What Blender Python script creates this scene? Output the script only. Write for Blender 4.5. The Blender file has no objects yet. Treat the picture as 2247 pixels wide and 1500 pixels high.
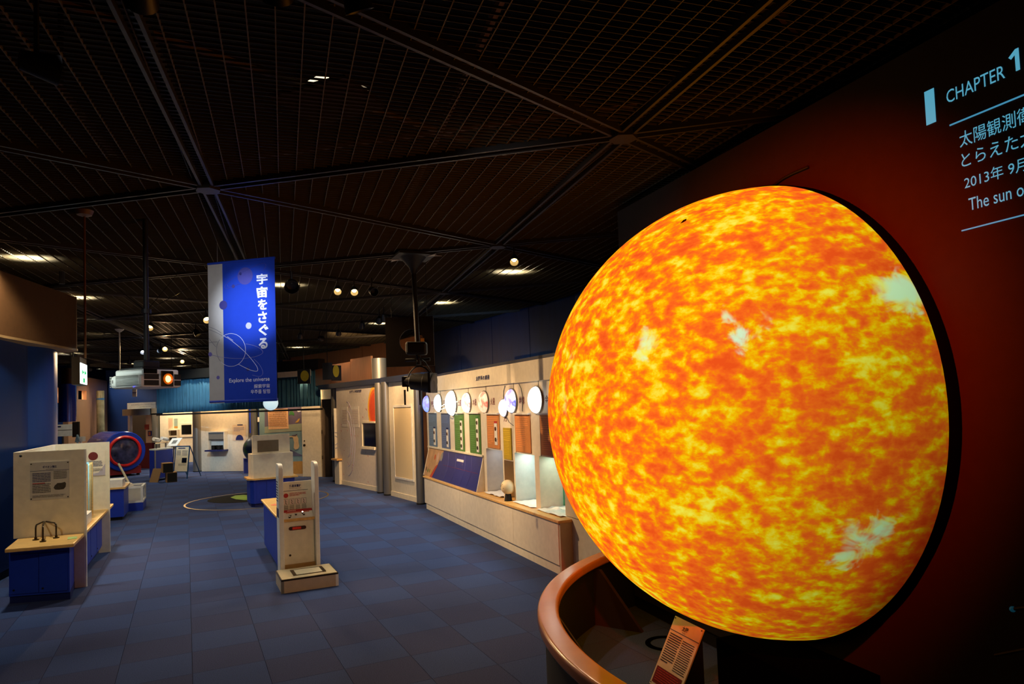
import bpy, bmesh, math, random
from mathutils import Vector, Matrix, Quaternion
random.seed(7)
sc = bpy.context.scene
COL = sc.collection

# ---------------------------------------------------------------- camera
IMW, IMH, FPX = 2247.0, 1500.0, 1498.0
CAM_Z, PITCH, ROLL, PPY = 1.9, math.radians(2.8), math.radians(2.12), 807.0
fw = Vector((0, math.cos(PITCH), math.sin(PITCH)))
up0 = Vector((0, -math.sin(PITCH), math.cos(PITCH)))
rt0 = Vector((1, 0, 0))
RT = rt0 * math.cos(ROLL) - up0 * math.sin(ROLL)
UP = up0 * math.cos(ROLL) + rt0 * math.sin(ROLL)
CAM = Vector((0, 0, CAM_Z))
cd = bpy.data.cameras.new('camera')
cam = bpy.data.objects.new('camera', cd)
COL.objects.link(cam)
cd.sensor_fit = 'HORIZONTAL'
cd.sensor_width = 36.0
cd.lens = FPX / IMW * 36.0
cd.shift_y = (PPY - IMH / 2) / IMW
cd.clip_start = 0.05
cd.clip_end = 200
mw = Matrix((RT, UP, -fw)).transposed().to_4x4()
mw.translation = CAM
cam.matrix_world = mw
sc.camera = cam

# ---------------------------------------------------------------- world, exposure
w = bpy.data.worlds.new('world')
sc.world = w
w.use_nodes = True
w.node_tree.nodes['Background'].inputs[0].default_value = (0.5, 0.6, 1, 1)
w.node_tree.nodes['Background'].inputs[1].default_value = 0.0
sc.view_settings.view_transform = 'Standard'
sc.view_settings.look = 'None'
sc.view_settings.gamma = 1.0
sc.view_settings.use_curve_mapping = False
sc.view_settings.exposure = 0.0
WARM = (1.0, 0.63, 0.31)
SOFT = (1.0, 0.80, 0.52)
COOL = (0.62, 0.80, 1.0)
CEIL = 3.75

# ---------------------------------------------------------------- pixel geometry (a pixel only gives a direction)
def ray(x, y):
    return fw + RT * ((x - IMW / 2) / FPX) - UP * ((y - PPY) / FPX)
def G(x, y, z=0.0):                      # where the pixel's ray meets the level z
    d = ray(x, y)
    return CAM + d * ((z - CAM_Z) / d.z)
def AT(x, y, Y):                         # where the ray reaches depth Y
    d = ray(x, y)
    return CAM + d * (Y / d.y)
def Zat(x, y, P):                        # height of the pixel at the depth of P
    return AT(x, y, P.y).z
def PROJ(P):
    d = Vector(P) - CAM
    z = d.dot(fw)
    return (IMW / 2 + FPX * d.dot(RT) / z, PPY - FPX * d.dot(UP) / z, z)
def V2(a, b, z=0.0):
    return Vector((a, b, z))

class Pl:
    """vertical plane from the left floor point to the right one, as a visitor facing it sees them"""
    def __init__(s, P0, P1):
        s.o = Vector((P0[0], P0[1], 0)); b = Vector((P1[0], P1[1], 0))
        s.L = (b - s.o).length; s.x = (b - s.o).normalized()
        s.n = s.x.cross(Vector((0, 0, 1)))
    def p(s, x, z, out=0.0):
        return s.o + s.x * x + s.n * out + Vector((0, 0, z))
    def px(s, u, v, out=0.0):
        d = ray(u, v)
        t = (s.o + s.n * out - CAM).dot(s.n) / d.dot(s.n)
        P = CAM + d * t
        return (P - s.o).dot(s.x), P.z
def azdir(az):
    a = math.radians(az)
    return Vector((math.sin(a), math.cos(a), 0))
def frame(P, az, L=1.0):                 # plane through P whose right-hand direction has this azimuth
    P = Vector(P)
    return Pl(P, P + azdir(az) * L)

# ---------------------------------------------------------------- materials
def lin(c):
    return tuple(((v / 255) / 12.92 if v / 255 <= 0.04045 else ((v / 255 + 0.055) / 1.055) ** 2.4) for v in c)
MATS = {}
def mat(name, rgb, rough=0.5, metal=0.0, var=0.06, scale=14.0, emit=None, es=0.0, alpha=None, spec=0.5, bump=0.0, stretch=None, trans=0.0):
    if name in MATS:
        return MATS[name]
    m = bpy.data.materials.new(name); m.use_nodes = True
    nt = m.node_tree; b = nt.nodes['Principled BSDF']
    c = lin(rgb)
    tc = nt.nodes.new('ShaderNodeTexCoord'); mp = nt.nodes.new('ShaderNodeMapping')
    nz = nt.nodes.new('ShaderNodeTexNoise'); cr = nt.nodes.new('ShaderNodeValToRGB')
    nt.links.new(tc.outputs['Object'], mp.inputs[0]); nt.links.new(mp.outputs[0], nz.inputs['Vector'])
    if stretch: mp.inputs['Scale'].default_value = stretch
    nz.inputs['Scale'].default_value = scale; nz.inputs['Detail'].default_value = 4
    cr.color_ramp.elements[0].position = 0.3; cr.color_ramp.elements[1].position = 0.7
    cr.color_ramp.elements[0].color = tuple(max(0, v * (1 - var)) for v in c) + (1,)
    cr.color_ramp.elements[1].color = tuple(min(1, v * (1 + var)) for v in c) + (1,)
    nt.links.new(nz.outputs['Fac'], cr.inputs[0]); nt.links.new(cr.outputs[0], b.inputs['Base Color'])
    b.inputs['Roughness'].default_value = rough; b.inputs['Metallic'].default_value = metal
    b.inputs['Specular IOR Level'].default_value = spec
    if emit:
        b.inputs['Emission Color'].default_value = lin(emit) + (1,); b.inputs['Emission Strength'].default_value = es
    if alpha is not None: b.inputs['Alpha'].default_value = alpha
    if trans: b.inputs['Transmission Weight'].default_value = trans
    if bump:
        bp = nt.nodes.new('ShaderNodeBump'); bp.inputs['Strength'].default_value = bump
        bp.inputs['Distance'].default_value = 0.01
        nt.links.new(nz.outputs['Fac'], bp.inputs['Height']); nt.links.new(bp.outputs[0], b.inputs['Normal'])
    MATS[name] = m
    return m
BEIGE = mat('beige_laminate', (224, 214, 196), 0.45)
CREAM = mat('cream_panel', (232, 222, 200), 0.4)
WHITE = mat('white_laminate', (238, 236, 230), 0.35)
POSTER = mat('poster_buff', (238, 214, 168), 0.7, var=0.01)
STEEL = mat('brushed_steel', (150, 146, 138), 0.38, 0.75, stretch=(1, 1, 0.1))
CHROME = mat('chrome_tube', (190, 185, 175), 0.18, 1.0)
DARKMETAL = mat('dark_bronze_tube', (78, 66, 50), 0.3, 0.9)
WOODTOP = mat('pale_wood', (226, 178, 104), 0.35, var=0.18, scale=6, stretch=(1, 8, 8))
RAILWOOD = mat('rail_wood', (190, 120, 50), 0.22, var=0.10, scale=4, stretch=(1, 1, 8))
BLUE = mat('blue_laminate', (24, 54, 170), 0.4)
DEEPBLUE = mat('deep_blue_metal', (18, 62, 132), 0.32, 0.6, stretch=(1, 1, 0.1))
NAVYWALL = mat('navy_wall', (14, 40, 92), 0.5, 0.1)
TRIMBLUE = mat('dark_blue_trim', (20, 34, 66), 0.5)
BLACK = mat('matt_black', (10, 10, 11), 0.6)
BLACKGLOSS = mat('gloss_black', (8, 8, 9), 0.15)
BROWN = mat('brown_panel', (84, 54, 28), 0.7, spec=0.2)
BOARDBROWN = mat('dark_brown_board', (26, 15, 8), 0.8, spec=0.2)
BRONZE = mat('bronze_panel', (150, 96, 60), 0.4, 0.35, var=0.15, scale=5, stretch=(6, 6, 0.5))
SUNWALL = mat('charcoal_wall', (38, 38, 40), 0.8, spec=0.2)
MESHM = mat('dark_mesh_metal', (74, 66, 50), 0.6, 0.0, spec=0.2)
MESHL = mat('mesh_bar_metal', (92, 84, 66), 0.6, 0.0, spec=0.2)
BEAMM = mat('dark_beam_metal', (58, 52, 46), 0.45, 0.4)
SLABM = mat('black_slab', (14, 13, 12), 0.9)
INK = mat('navy_ink', (24, 32, 92), 0.6, var=0.0)
GREYINK = mat('grey_ink', (120, 112, 104), 0.7, var=0.0)
DARKINK = mat('dark_ink', (40, 36, 40), 0.7, var=0.0)
REDINK = mat('red_ink', (184, 40, 40), 0.6, var=0.0)
REDPAINT = mat('red_paint', (176, 24, 22), 0.3)
DARKRED = mat('dark_red_paint', (110, 16, 20), 0.45)
WHITEINK = mat('white_ink', (236, 236, 240), 0.6, var=0.0)
GREEN = mat('green_print', (60, 120, 58), 0.6)
GLASS = mat('smoked_glass', (120, 150, 160), 0.05, alpha=0.35)
SCREEN = mat('dark_screen', (10, 12, 12), 0.12)
CARD = mat('cardboard', (176, 128, 70), 0.75)
GREY = mat('mid_grey', (120, 118, 112), 0.6)
WARMBULB = mat('warm_bulb', (255, 220, 150), 0.5, emit=(255, 205, 120), es=14.0)
COOLBULB = mat('cool_bulb', (240, 245, 255), 0.5, emit=(225, 235, 255), es=14.0)
DOWNBULB = mat('downlight_glass', (255, 248, 215), 0.5, emit=(255, 246, 205), es=9.0)
PAPER = mat('paper_plate', (222, 216, 208), 0.3)
PINKWALL = mat('pink_beige_wall', (188, 142, 108), 0.35, 0.2, stretch=(2, 2, 0.4))

# ---------------------------------------------------------------- mesh building
class MB:
    def __init__(s): s.v = []; s.f = []
    def add(s, vs, fs):
        k = len(s.v); s.v += [tuple(v) for v in vs]; s.f += [tuple(i + k for i in f) for f in fs]; return s
    def hexa(s, c):
        return s.add(c, [(0, 3, 2, 1), (4, 5, 6, 7), (0, 1, 5, 4), (1, 2, 6, 5), (2, 3, 7, 6), (3, 0, 4, 7)])
    def box(s, x0, x1, y0, y1, z0, z1):
        return s.hexa([Vector(p) for p in ((x0, y0, z0), (x1, y0, z0), (x1, y1, z0), (x0, y1, z0), (x0, y0, z1), (x1, y0, z1), (x1, y1, z1), (x0, y1, z1))])
    def wbox(s, P, x0, x1, z0, z1, o0, o1):          # box in a plane's own axes; o = out towards the visitor
        return s.hexa([P.p(x0, z0, o1), P.p(x1, z0, o1), P.p(x1, z0, o0), P.p(x0, z0, o0), P.p(x0, z1, o1), P.p(x1, z1, o1), P.p(x1, z1, o0), P.p(x0, z1, o0)])
    def prism(s, pts, z0, z1):
        n = len(pts)
        vs = [Vector((p[0], p[1], z0)) for p in pts] + [Vector((p[0], p[1], z1)) for p in pts]
        return s.add(vs, [tuple(range(n))[::-1], tuple(range(n, 2 * n))] + [(i, (i + 1) % n, n + (i + 1) % n, n + i) for i in range(n)])
    def extr(s, pts, d):                              # any planar outline pushed along d
        n = len(pts); d = Vector(d)
        return s.add([Vector(p) for p in pts] + [Vector(p) + d for p in pts], [tuple(range(n))[::-1], tuple(range(n, 2 * n))] + [(i, (i + 1) % n, n + (i + 1) % n, n + i) for i in range(n)])
    def tube(s, pts, r, n=10, cap=True):
        pts = [Vector(p) for p in pts]; rings = []
        rs = r if isinstance(r, (list, tuple)) else [r] * len(pts)
        ref = None
        for i, p in enumerate(pts):
            a = pts[max(0, i - 1)]; b = pts[min(len(pts) - 1, i + 1)]
            d = (b - a).normalized()
            if ref is None: ref = Vector((0, 0, 1)) if abs(d.z) < 0.9 else Vector((1, 0, 0))
            u = d.cross(ref).normalized(); v = d.cross(u).normalized(); ref = -v if v.length else ref
            ref = u.cross(d)
            rings.append([p + (u * math.cos(2 * math.pi * k / n) + v * math.sin(2 * math.pi * k / n)) * rs[i] for k in range(n)])
        vs = [q for R in rings for q in R]; fs = []
        for i in range(len(pts) - 1):
            for k in range(n):
                fs.append((i * n + k, i * n + (k + 1) % n, (i + 1) * n + (k + 1) % n, (i + 1) * n + k))
        if cap: fs += [tuple(range(n)), tuple(range((len(pts) - 1) * n, len(pts) * n))[::-1]]
        return s.add(vs, fs)
    def lathe(s, O, axis, prof, n=24, ang0=0.0, ang1=2 * math.pi):   # prof: (radius, distance along axis)
        O = Vector(O); axis = Vector(axis).normalized()
        u = axis.orthogonal().normalized(); v = axis.cross(u)
        full = abs(ang1 - ang0 - 2 * math.pi) < 1e-6
        m = n if full else n + 1; vs = []
        for r, h in prof:
            for k in range(m):
                a = ang0 + (ang1 - ang0) * k / n
                vs.append(O + axis * h + (u * math.cos(a) + v * math.sin(a)) * r)
        fs = []
        for i in range(len(prof) - 1):
            for k in range(n):
                k2 = (k + 1) % m
                fs.append((i * m + k, i * m + k2, (i + 1) * m + k2, (i + 1) * m + k))
        return s.add(vs, fs)
    def ball(s, c, r, n=20, sc3=(1, 1, 1)):
        c = Vector(c); vs = []; fs = []; m = n // 2
        for i in range(m + 1):
            t = math.pi * i / m
            for k in range(n):
                a = 2 * math.pi * k / n
                vs.append(c + Vector((math.sin(t) * math.cos(a) * r * sc3[0], math.sin(t) * math.sin(a) * r * sc3[1], math.cos(t) * r * sc3[2])))
        for i in range(m):
            for k in range(n):
                fs.append((i * n + k, (i + 1) * n + k, (i + 1) * n + (k + 1) % n, i * n + (k + 1) % n))
        return s.add(vs, fs)

def obj(name, mb, m, parent=None, smooth=False, bevel=0.0):
    me = bpy.data.meshes.new(name)
    me.from_pydata([tuple(v) for v in mb.v], [], mb.f)
    bm = bmesh.new(); bm.from_mesh(me)
    bmesh.ops.remove_doubles(bm, verts=bm.verts, dist=1e-6)
    bmesh.ops.recalc_face_normals(bm, faces=bm.faces)
    bm.to_mesh(me); bm.free()
    me.materials.append(m)
    if smooth:
        me.polygons.foreach_set('use_smooth', [True] * len(me.polygons))
        try: me.set_sharp_from_angle(angle=math.radians(40))
        except Exception: pass
    o = bpy.data.objects.new(name, me); COL.objects.link(o)
    if parent: adopt(o, parent)
    if bevel:
        md = o.modifiers.new('bevel', 'BEVEL'); md.width = bevel; md.segments = 2; md.limit_method = 'ANGLE'
    return o
def wloc(o):
    l = Vector(o.location)
    if o.parent: l = l + wloc(o.parent)
    return l
def adopt(o, parent):                     # children keep their place in the room
    o.parent = parent
    o.location = Vector(o.location) - wloc(parent)
def tag(o, label, cat=None, group=None, kind=None):
    if label: o['label'] = label
    if cat: o['category'] = cat
    if group: o['group'] = group
    if kind: o['kind'] = kind
    return o
def thing(name, label, cat, loc, group=None):
    o = bpy.data.objects.new(name, None); COL.objects.link(o)
    o.location = loc; o.empty_display_size = 0.1
    return tag(o, label, cat, group)
def struct(name, mb, m, label=None, cat='wall', **k):
    o = obj(name, mb, m, **k); o['kind'] = 'structure'
    tag(o, label, cat); return o
def spot(name, loc, target, watts, color, deg, blend=0.6, size=0.04, parent=None):
    L = bpy.data.lights.new(name, 'SPOT'); L.energy = watts; L.color = color; L.spot_size = math.radians(deg)
    L.spot_blend = blend; L.shadow_soft_size = size
    o = bpy.data.objects.new(name, L); COL.objects.link(o)
    o.location = loc; o.rotation_euler = (Vector(target) - Vector(loc)).to_track_quat('-Z', 'Y').to_euler()
    if parent: adopt(o, parent)
    return o
def point(name, loc, watts, color, size=0.05, parent=None):
    L = bpy.data.lights.new(name, 'POINT'); L.energy = watts; L.color = color; L.shadow_soft_size = size
    o = bpy.data.objects.new(name, L); COL.objects.link(o); o.location = loc
    if parent: adopt(o, parent)
    return o

def glyphs(string, bold=0.0):
    cu = bpy.data.curves.new('t', 'FONT'); cu.body = string; cu.size = 1.0; cu.resolution_u = 3
    cu.offset = bold
    o = bpy.data.objects.new('t', cu); COL.objects.link(o)
    bpy.context.view_layer.update()
    dg = bpy.context.evaluated_depsgraph_get()
    me = bpy.data.meshes.new_from_object(o.evaluated_get(dg))
    vs = [v.co.copy() for v in me.vertices]; fs = [tuple(p.vertices) for p in me.polygons]
    bpy.data.objects.remove(o); bpy.data.curves.remove(cu); bpy.data.meshes.remove(me)
    return vs, fs
def lettering(string, org, xd, yd, width, height, m, parent, lift=0.004, bold=0.0, name='lettering', thick=0.0015):
    """flat letters in a box of width x height whose lower left corner is org"""
    vs, fs = glyphs(string, bold)
    if not vs: return None
    xd = Vector(xd).normalized(); yd = Vector(yd).normalized(); nd = xd.cross(yd)
    x0 = min(v.x for v in vs); x1 = max(v.x for v in vs); y0 = min(v.y for v in vs); y1 = max(v.y for v in vs)
    sx = width / (x1 - x0); sy = height / (y1 - y0) if height else sx
    mb = MB(); mb.add([Vector(org) + xd * ((v.x - x0) * sx) + yd * ((v.y - y0) * sy) + nd * lift for v in vs], fs)
    me = bpy.data.meshes.new(name); me.from_pydata([tuple(v) for v in mb.v], [], mb.f); me.materials.append(m)
    o = bpy.data.objects.new(name, me); COL.objects.link(o)
    if parent: adopt(o, parent)
    return o
def text_on(P, string, u0, v0, u1, v1, m, parent, out=0.0, bold=0.0, lift=0.004, keep=False):
    """letters on plane P between the pixels of their lower left and upper right corners"""
    x0, z0 = P.px(u0, v0, out); x1, z1 = P.px(u1, v1, out)
    return lettering(string, P.p(x0, z0, out), P.x, (0, 0, 1), x1 - x0, None if keep else z1 - z0, m, parent, lift, bold)
def text_lines(P, x0, x1, z0, z1, n, m, parent, out=0.0, fill=0.5, ragged=True, name='text_lines'):
    """rows of unreadably small print"""
    mb = MB(); h = (z1 - z0) / n
    for i in range(n):
        zt = z1 - i * h; x = x0
        end = x1 if not ragged else x0 + (x1 - x0) * random.choice((1, 1, 1, 0.97, 0.93, 0.6 if i == n - 1 else 0.98))
        while x < end - 1e-4:
            wd = min(end - x, (x1 - x0) * random.uniform(0.06, 0.22))
            mb.wbox(P, x, x + wd * 0.9, zt - h * fill, zt, out + 0.001, out + 0.003); x += wd
    o = obj(name, mb, m, parent); o['kind'] = 'stuff'
    return o
def sub_board(P, x0, x1, z0, z1, out, th, m, parent, name='panel', bevel=0.0):
    return obj(name, MB().wbox(P, x0, x1, z0, z1, out, out + th), m, parent, bevel=bevel)
def disc(P, x, z, r, out, m, parent, name, n=28, th=0.004, sx=1.0):
    pts = [P.p(x + r * sx * math.cos(2 * math.pi * k / n), z + r * math.sin(2 * math.pi * k / n), out) for k in range(n)]
    return obj(name, MB().extr(pts, P.n * th), m, parent)

# ================================================================ STRUCTURE
# ---- floor of carpet tiles
def carpet(name, rgb):
    m = mat(name, rgb, 0.95, var=0.35, scale=160, bump=0.5, spec=0.1)
    return m
CARP = [carpet('carpet_light', (59, 76, 120)), carpet('carpet_dark', (60, 69, 106)), carpet('carpet_mid', (60, 73, 113))]
floor_o = struct('floor', MB().box(-24, 6, -3, 40, -0.12, -0.012), mat('carpet_backing', (30, 36, 64), 0.95), 'blue carpet tile floor of the exhibition hall', 'floor')
T0 = Vector((-3.3, 5.78, 0)); ta = azdir(64.4); tb = azdir(-25.6); TS = 0.5
tile_me = []
for k, m in enumerate(CARP):
    mb = MB().box(0, TS - 0.003, 0, TS - 0.003, -0.0119, 0)
    me = bpy.data.meshes.new('carpet_tile'); me.from_pydata([tuple(v) for v in mb.v], [], mb.f); me.materials.append(m)
    tile_me.append(me)
cand = []
for i in range(-40, 40):
    for j in range(-12, 70):
        P = T0 + ta * (i * TS) + tb * (j * TS); c = P + (ta + tb) * (TS / 2)
        if c.y < 1.5 or c.y > 31 or c.x > 3.6 or c.x < -19 or c.x + 0.36 * c.y > 3.95: continue
        u, v, z = PROJ(c)
        if z < 0.5 or u < -150 or u > IMW + 150 or v > IMH + 220: continue
        cand.append((z, i, j, P))
cand.sort(key=lambda t: t[0])
tr = math.atan2(ta.y, ta.x)
rest = [MB(), MB(), MB()]
def shade(i, j):
    h = random.random()
    return ((i + j) % 2) if h > 0.14 else 2
for n_, (z, i, j, P) in enumerate(cand):
    k = shade(i, j)
    if n_ < 300:
        o = bpy.data.objects.new('carpet_tile', tile_me[k]); COL.objects.link(o)
        o.location = P; o.rotation_euler = (0, 0, tr); adopt(o, floor_o)
    else:
        a = P; b = P + ta * (TS - 0.003); d = P + tb * (TS - 0.003); c = b + tb * (TS - 0.003)
        rest[k].prism([a, b, c, d], -0.0119, 0)
for k in range(3):
    o = obj('carpet_tiles', rest[k], CARP[k], floor_o); o['kind'] = 'stuff'

# ---- ceiling: black slab, mesh of thin bars, triangular lattice of beams
room = [V2(-20, -1), V2(3.6, -1), V2(2.9, 1.2), V2(1.0, 6.5), V2(1.35, 9.5), G(1260, 647, CEIL), G(952, 729, CEIL), G(850, 750, CEIL), G(700, 775, CEIL), V2(-12, 32), V2(-20, 32)]
slab = struct('ceiling', MB().box(-24, 6, -3, 40, 7.4, 7.5), SLABM, 'dark open ceiling above the hall with hung mesh', 'ceiling')
def clip(P, d, poly):
    t0, t1 = -60.0, 60.0
    for k in range(len(poly)):
        a = Vector((poly[k][0], poly[k][1], 0)); b = Vector((poly[(k + 1) % len(poly)][0], poly[(k + 1) % len(poly)][1], 0))
        nn = Vector((-(b - a).y, (b - a).x, 0))
        den = d.dot(nn); num = (a - P).dot(nn)
        if abs(den) < 1e-9:
            if num > 0: return None
            continue
        t = num / den
        if den > 0: t0 = max(t0, t)
        else: t1 = min(t1, t)
    return (t0, t1) if t1 > t0 + 0.02 else None
hull = [V2(-15.5, 0.8), V2(2.9, 0.8), V2(2.95, 1.2), V2(1.15, 10.9), G(952, 729, CEIL), G(850, 750, CEIL), G(700, 775, CEIL), V2(-12.8, 29), V2(-15.5, 29)]
hull[3] = G(1260, 647, CEIL)
ld = azdir(-18.6); cdir = azdir(71.4)
for nm, d, off, sp, th, hgt in (('mesh_long_bars', ld, cdir, 0.13, 0.006, 0.016), ('mesh_cross_bars', cdir, ld, 0.055, 0.003, 0.014)):
    mb = MB()
    for k in range(-260, 700):
        P = Vector((0, 0, 0)) + off * (k * sp)
        c = clip(P, d, hull)
        if not c: continue
        a = P + d * c[0]; b = P + d * c[1]; q = off * (th / 2)
        mb.prism([a - q, a + q, b + q, b - q], CEIL, CEIL + hgt)
    o = obj(nm, mb, MESHL if 'long' in nm else MESHM, slab); o['kind'] = 'stuff'
k_ = (CEIL - CAM_Z) / 1.7
LS = 3.08 * k_; th0 = math.radians(-13.5)
cen = Vector((-0.52 * k_, 5.54 * k_, 0))
def rot(a): return Vector((math.cos(a), math.sin(a), 0))
e1, e2 = rot(th0) * LS, rot(th0 + math.pi / 3) * LS
e3 = e2 - e1
A0 = cen - (e1 + e2) / 3
mb = MB()
mb.box(-LS / 2 + 0.06, LS / 2 - 0.06, -0.055, -0.035, -0.035, 0.05)
mb.box(-LS / 2 + 0.06, LS / 2 - 0.06, 0.035, 0.055, -0.035, 0.05)
mb.box(-LS / 2 + 0.06, LS / 2 - 0.06, -0.035, 0.035, 0.01, 0.05)
beam_me = bpy.data.meshes.new('beam'); beam_me.from_pydata([tuple(v) for v in mb.v], [], mb.f); beam_me.materials.append(BEAMM)
mb = MB().prism([rot(k * math.pi / 3) * 0.1 for k in range(6)], -0.05, 0.055)
node_me = bpy.data.meshes.new('beam_joint'); node_me.from_pydata([tuple(v) for v in mb.v], [], mb.f); node_me.materials.append(BEAMM)
def inroom(P, m=0.0):
    for k in range(len(hull)):
        a = Vector((hull[k][0], hull[k][1], 0)); b = Vector((hull[(k + 1) % len(hull)][0], hull[(k + 1) % len(hull)][1], 0))
        if (b - a).cross(P - a).z < -m * (b - a).length: return False
    return True
mb2 = MB()
for i in range(-9, 9):
    for j in range(-4, 10):
        N = A0 + e1 * i + e2 * j
        if inroom(N, 0.2) and PROJ(N + Vector((0, 0, CEIL)))[2] > 0.3:
            o = bpy.data.objects.new('beam_joint', node_me); COL.objects.link(o); o.location = N + Vector((0, 0, CEIL)); adopt(o, slab)
        for d in (e1, e2, e3):
            mid = N + d / 2
            if not inroom(mid, 0.1): continue
            u, v, z = PROJ(mid + Vector((0, 0, CEIL)))
            if z < 0.2 or u < -700 or u > 3000 or v < -900: continue
            o = bpy.data.objects.new('beam', beam_me); COL.objects.link(o)
            o.location = mid + Vector((0, 0, CEIL)); o.rotation_euler = (0, 0, math.atan2(d.y, d.x)); adopt(o, slab)
            c3 = (e1 + e2) / 3                     # upper layer of the frame: one tube each
            if inroom(mid + c3, -0.3):
                a = N + c3 + Vector((0, 0, 4.35)); mb2.tube([a, a + d], 0.03, 6)
o = obj('upper_frame_tubes', mb2, mat('brown_tube', (88, 62, 36), 0.6), slab); o['kind'] = 'stuff'

# ---- sun wall (front right) and planets wall (right)
SW = frame((1.032, 6.27, 0), 159.5, 7.5)
sunwall = struct('wall_front_right', MB().wbox(SW, 0, 7.5, 0.11, 3.62, -0.14, 0), SUNWALL, 'charcoal wall behind the glowing sun dome')
obj('baseboard', MB().wbox(SW, 0.0, 7.5, 0, 0.11, -0.14, -0.02), BLACK, sunwall)
obj('joint_post', MB().wbox(SW, -0.06, -0.005, 0, 3.0, -0.12, -0.03), BLACK, sunwall)
PW = Pl((-1.639, 12.90), (1.009, 6.476))
pw_l = PW.px(935, 1000)[0]
WT = 2.38
def pwx(u, v, out=0.0): return PW.px(u, v, out)
def z1(X, Y): return (900 + X / 6.2417, 780 + Y / 6.2417)
def z2(X, Y): return (900 + X / 5.0, 960 + Y / 5.0)
xN = [pwx(*z2(840, 300)), pwx(*z2(1018, 300)), pwx(*z2(1035, 400)), pwx(*z2(1140, 400)), pwx(*z2(1155, 400)), pwx(*z2(1372, 400)), pwx(*z2(1425, 500)), pwx(*z2(1700, 700))]
xN = [a[0] for a in xN]
zn = 1.235                                  # top of the tall niches
CT = 0.60                                   # counter height
xb = xN[0] - 0.02
# wall body with four recesses: made of pieces around them
right_end = PW.L
wp = struct('wall_right', MB().wbox(PW, 0, xN[0], 0, WT, -0.12, 0), BEIGE, 'beige display wall with the row of glowing planets')
for a, b in ((xN[1], xN[2]), (xN[3], xN[4]), (xN[5], xN[6])):
    obj('niche_post', MB().wbox(PW, a, b, 0, zn, -0.30, 0), BEIGE, wp)
obj('upper_panel', MB().wbox(PW, xN[0], xN[2], zn, WT, -0.12, 0), BEIGE, wp)
zm = 1.115
obj('upper_panel', MB().wbox(PW, xN[2], xN[3], zm, WT, -0.12, 0), BEIGE, wp)
obj('upper_panel', MB().wbox(PW, xN[3], xN[7], zn, WT, -0.12, 0), BEIGE, wp)
obj('upper_panel', MB().wbox(PW, xN[7], right_end, 0.62, WT, -0.12, 0), BEIGE, wp)
obj('lower_panel', MB().wbox(PW, xN[7], right_end, 0, 0.612, -0.12, 0), BEIGE, wp)
nb = [mat('niche_grey_blue', (150, 164, 186), 0.5), mat('niche_taupe', (150, 128, 96), 0.5), mat('niche_cyan', (96, 196, 222), 0.5), mat('niche_green', (84, 180, 138), 0.5)]
for k in range(4):
    a, b = xN[2 * k], xN[2 * k + 1]; t = zm if k == 1 else zn
    obj('niche_back', MB().wbox(PW, a - 0.02, b + 0.02, CT - 0.02, t + 0.02, -0.34, -0.30), nb[k], wp)
    obj('niche_roof', MB().wbox(PW, a, b, t, t + 0.02, -0.30, -0.12), BEIGE, wp)
    if k != 1:
        L = bpy.data.lights.new('niche_light', 'AREA'); L.shape = 'RECTANGLE'; L.size = (b - a) * 0.8; L.size_y = 0.14
        L.energy = (0.7, 0, 2.3, 1.8)[k]; L.color = ((0.8, 0.85, 1), 0, (0.82, 0.96, 1), (0.78, 1, 0.9))[k]
        o = bpy.data.objects.new('niche_light', L); COL.objects.link(o); o.location = PW.p((a + b) / 2, t - 0.01, -0.16)
        o.rotation_euler = (0, 0, math.atan2(PW.x.y, PW.x.x)); adopt(o, wp)
obj('niche_end', MB().wbox(PW, xN[0] - 0.02, xN[0], 0, zn, -0.30, -0.12), BEIGE, wp)
obj('niche_end', MB().wbox(PW, xN[7], xN[7] + 0.02, 0, zn, -0.30, -0.12), BEIGE, wp)
# title fascia and thin seams of the panels
fas = obj('title_fascia', MB().wbox(PW, -0.0, right_end, 2.135, WT + 0.01, 0.0, 0.03), CREAM, wp)
for X, Y in ((415, 490), (595, 475), (797, 455), (1038, 435), (1418, 398), (1757, 365)):
    x = pwx(*z1(X, Y))[0]
    obj('seam', MB().wbox(PW, x - 0.006, x + 0.006, zn if x > xN[0] else 1.12, 2.135, 0.0, 0.004), GREY, wp)
text_on(PW, '太陽系の惑星', *z1(903, 348), *z1(1088, 258), INK, fas, out=0.03, bold=0.02)
text_on(PW, 'Planets of the Solar System', *z1(905, 393), *z1(1088, 368), GREYINK, fas, out=0.03)
obj('top_cap', MB().wbox(PW, 0, right_end, WT + 0.01, WT + 0.05, -0.14, 0.03), TRIMBLUE, wp)

# ---- bent run of partition walls beyond, with steel pillars between
Q3 = Pl(G(863, 1087.6), G(915, 1101.5)); Q2 = Pl(G(745.6, 1061), G(829.6, 1078))
w3 = struct('wall_right_panel', MB().wbox(Q3, -0.1, Q3.L + 0.06, 0, 2.4, -0.1, 0), CREAM, 'narrow cream wall panel carrying the blank poster frame')
w2 = struct('wall_right_magnetosphere', MB().wbox(Q2, -0.1, Q2.L + 0.1, 0, 2.4, -0.1, 0), mat('panel_warm_white', (226, 214, 200), 0.4), 'printed wall panel about the solar wind')
obj('skirting', MB().wbox(Q3, -0.1, Q3.L + 0.06, 0, 0.1, 0, 0.012), CREAM, w3)
obj('skirting', MB().wbox(Q2, -0.1, Q2.L + 0.1, 0, 0.1, 0, 0.012), CREAM, w2)
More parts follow.
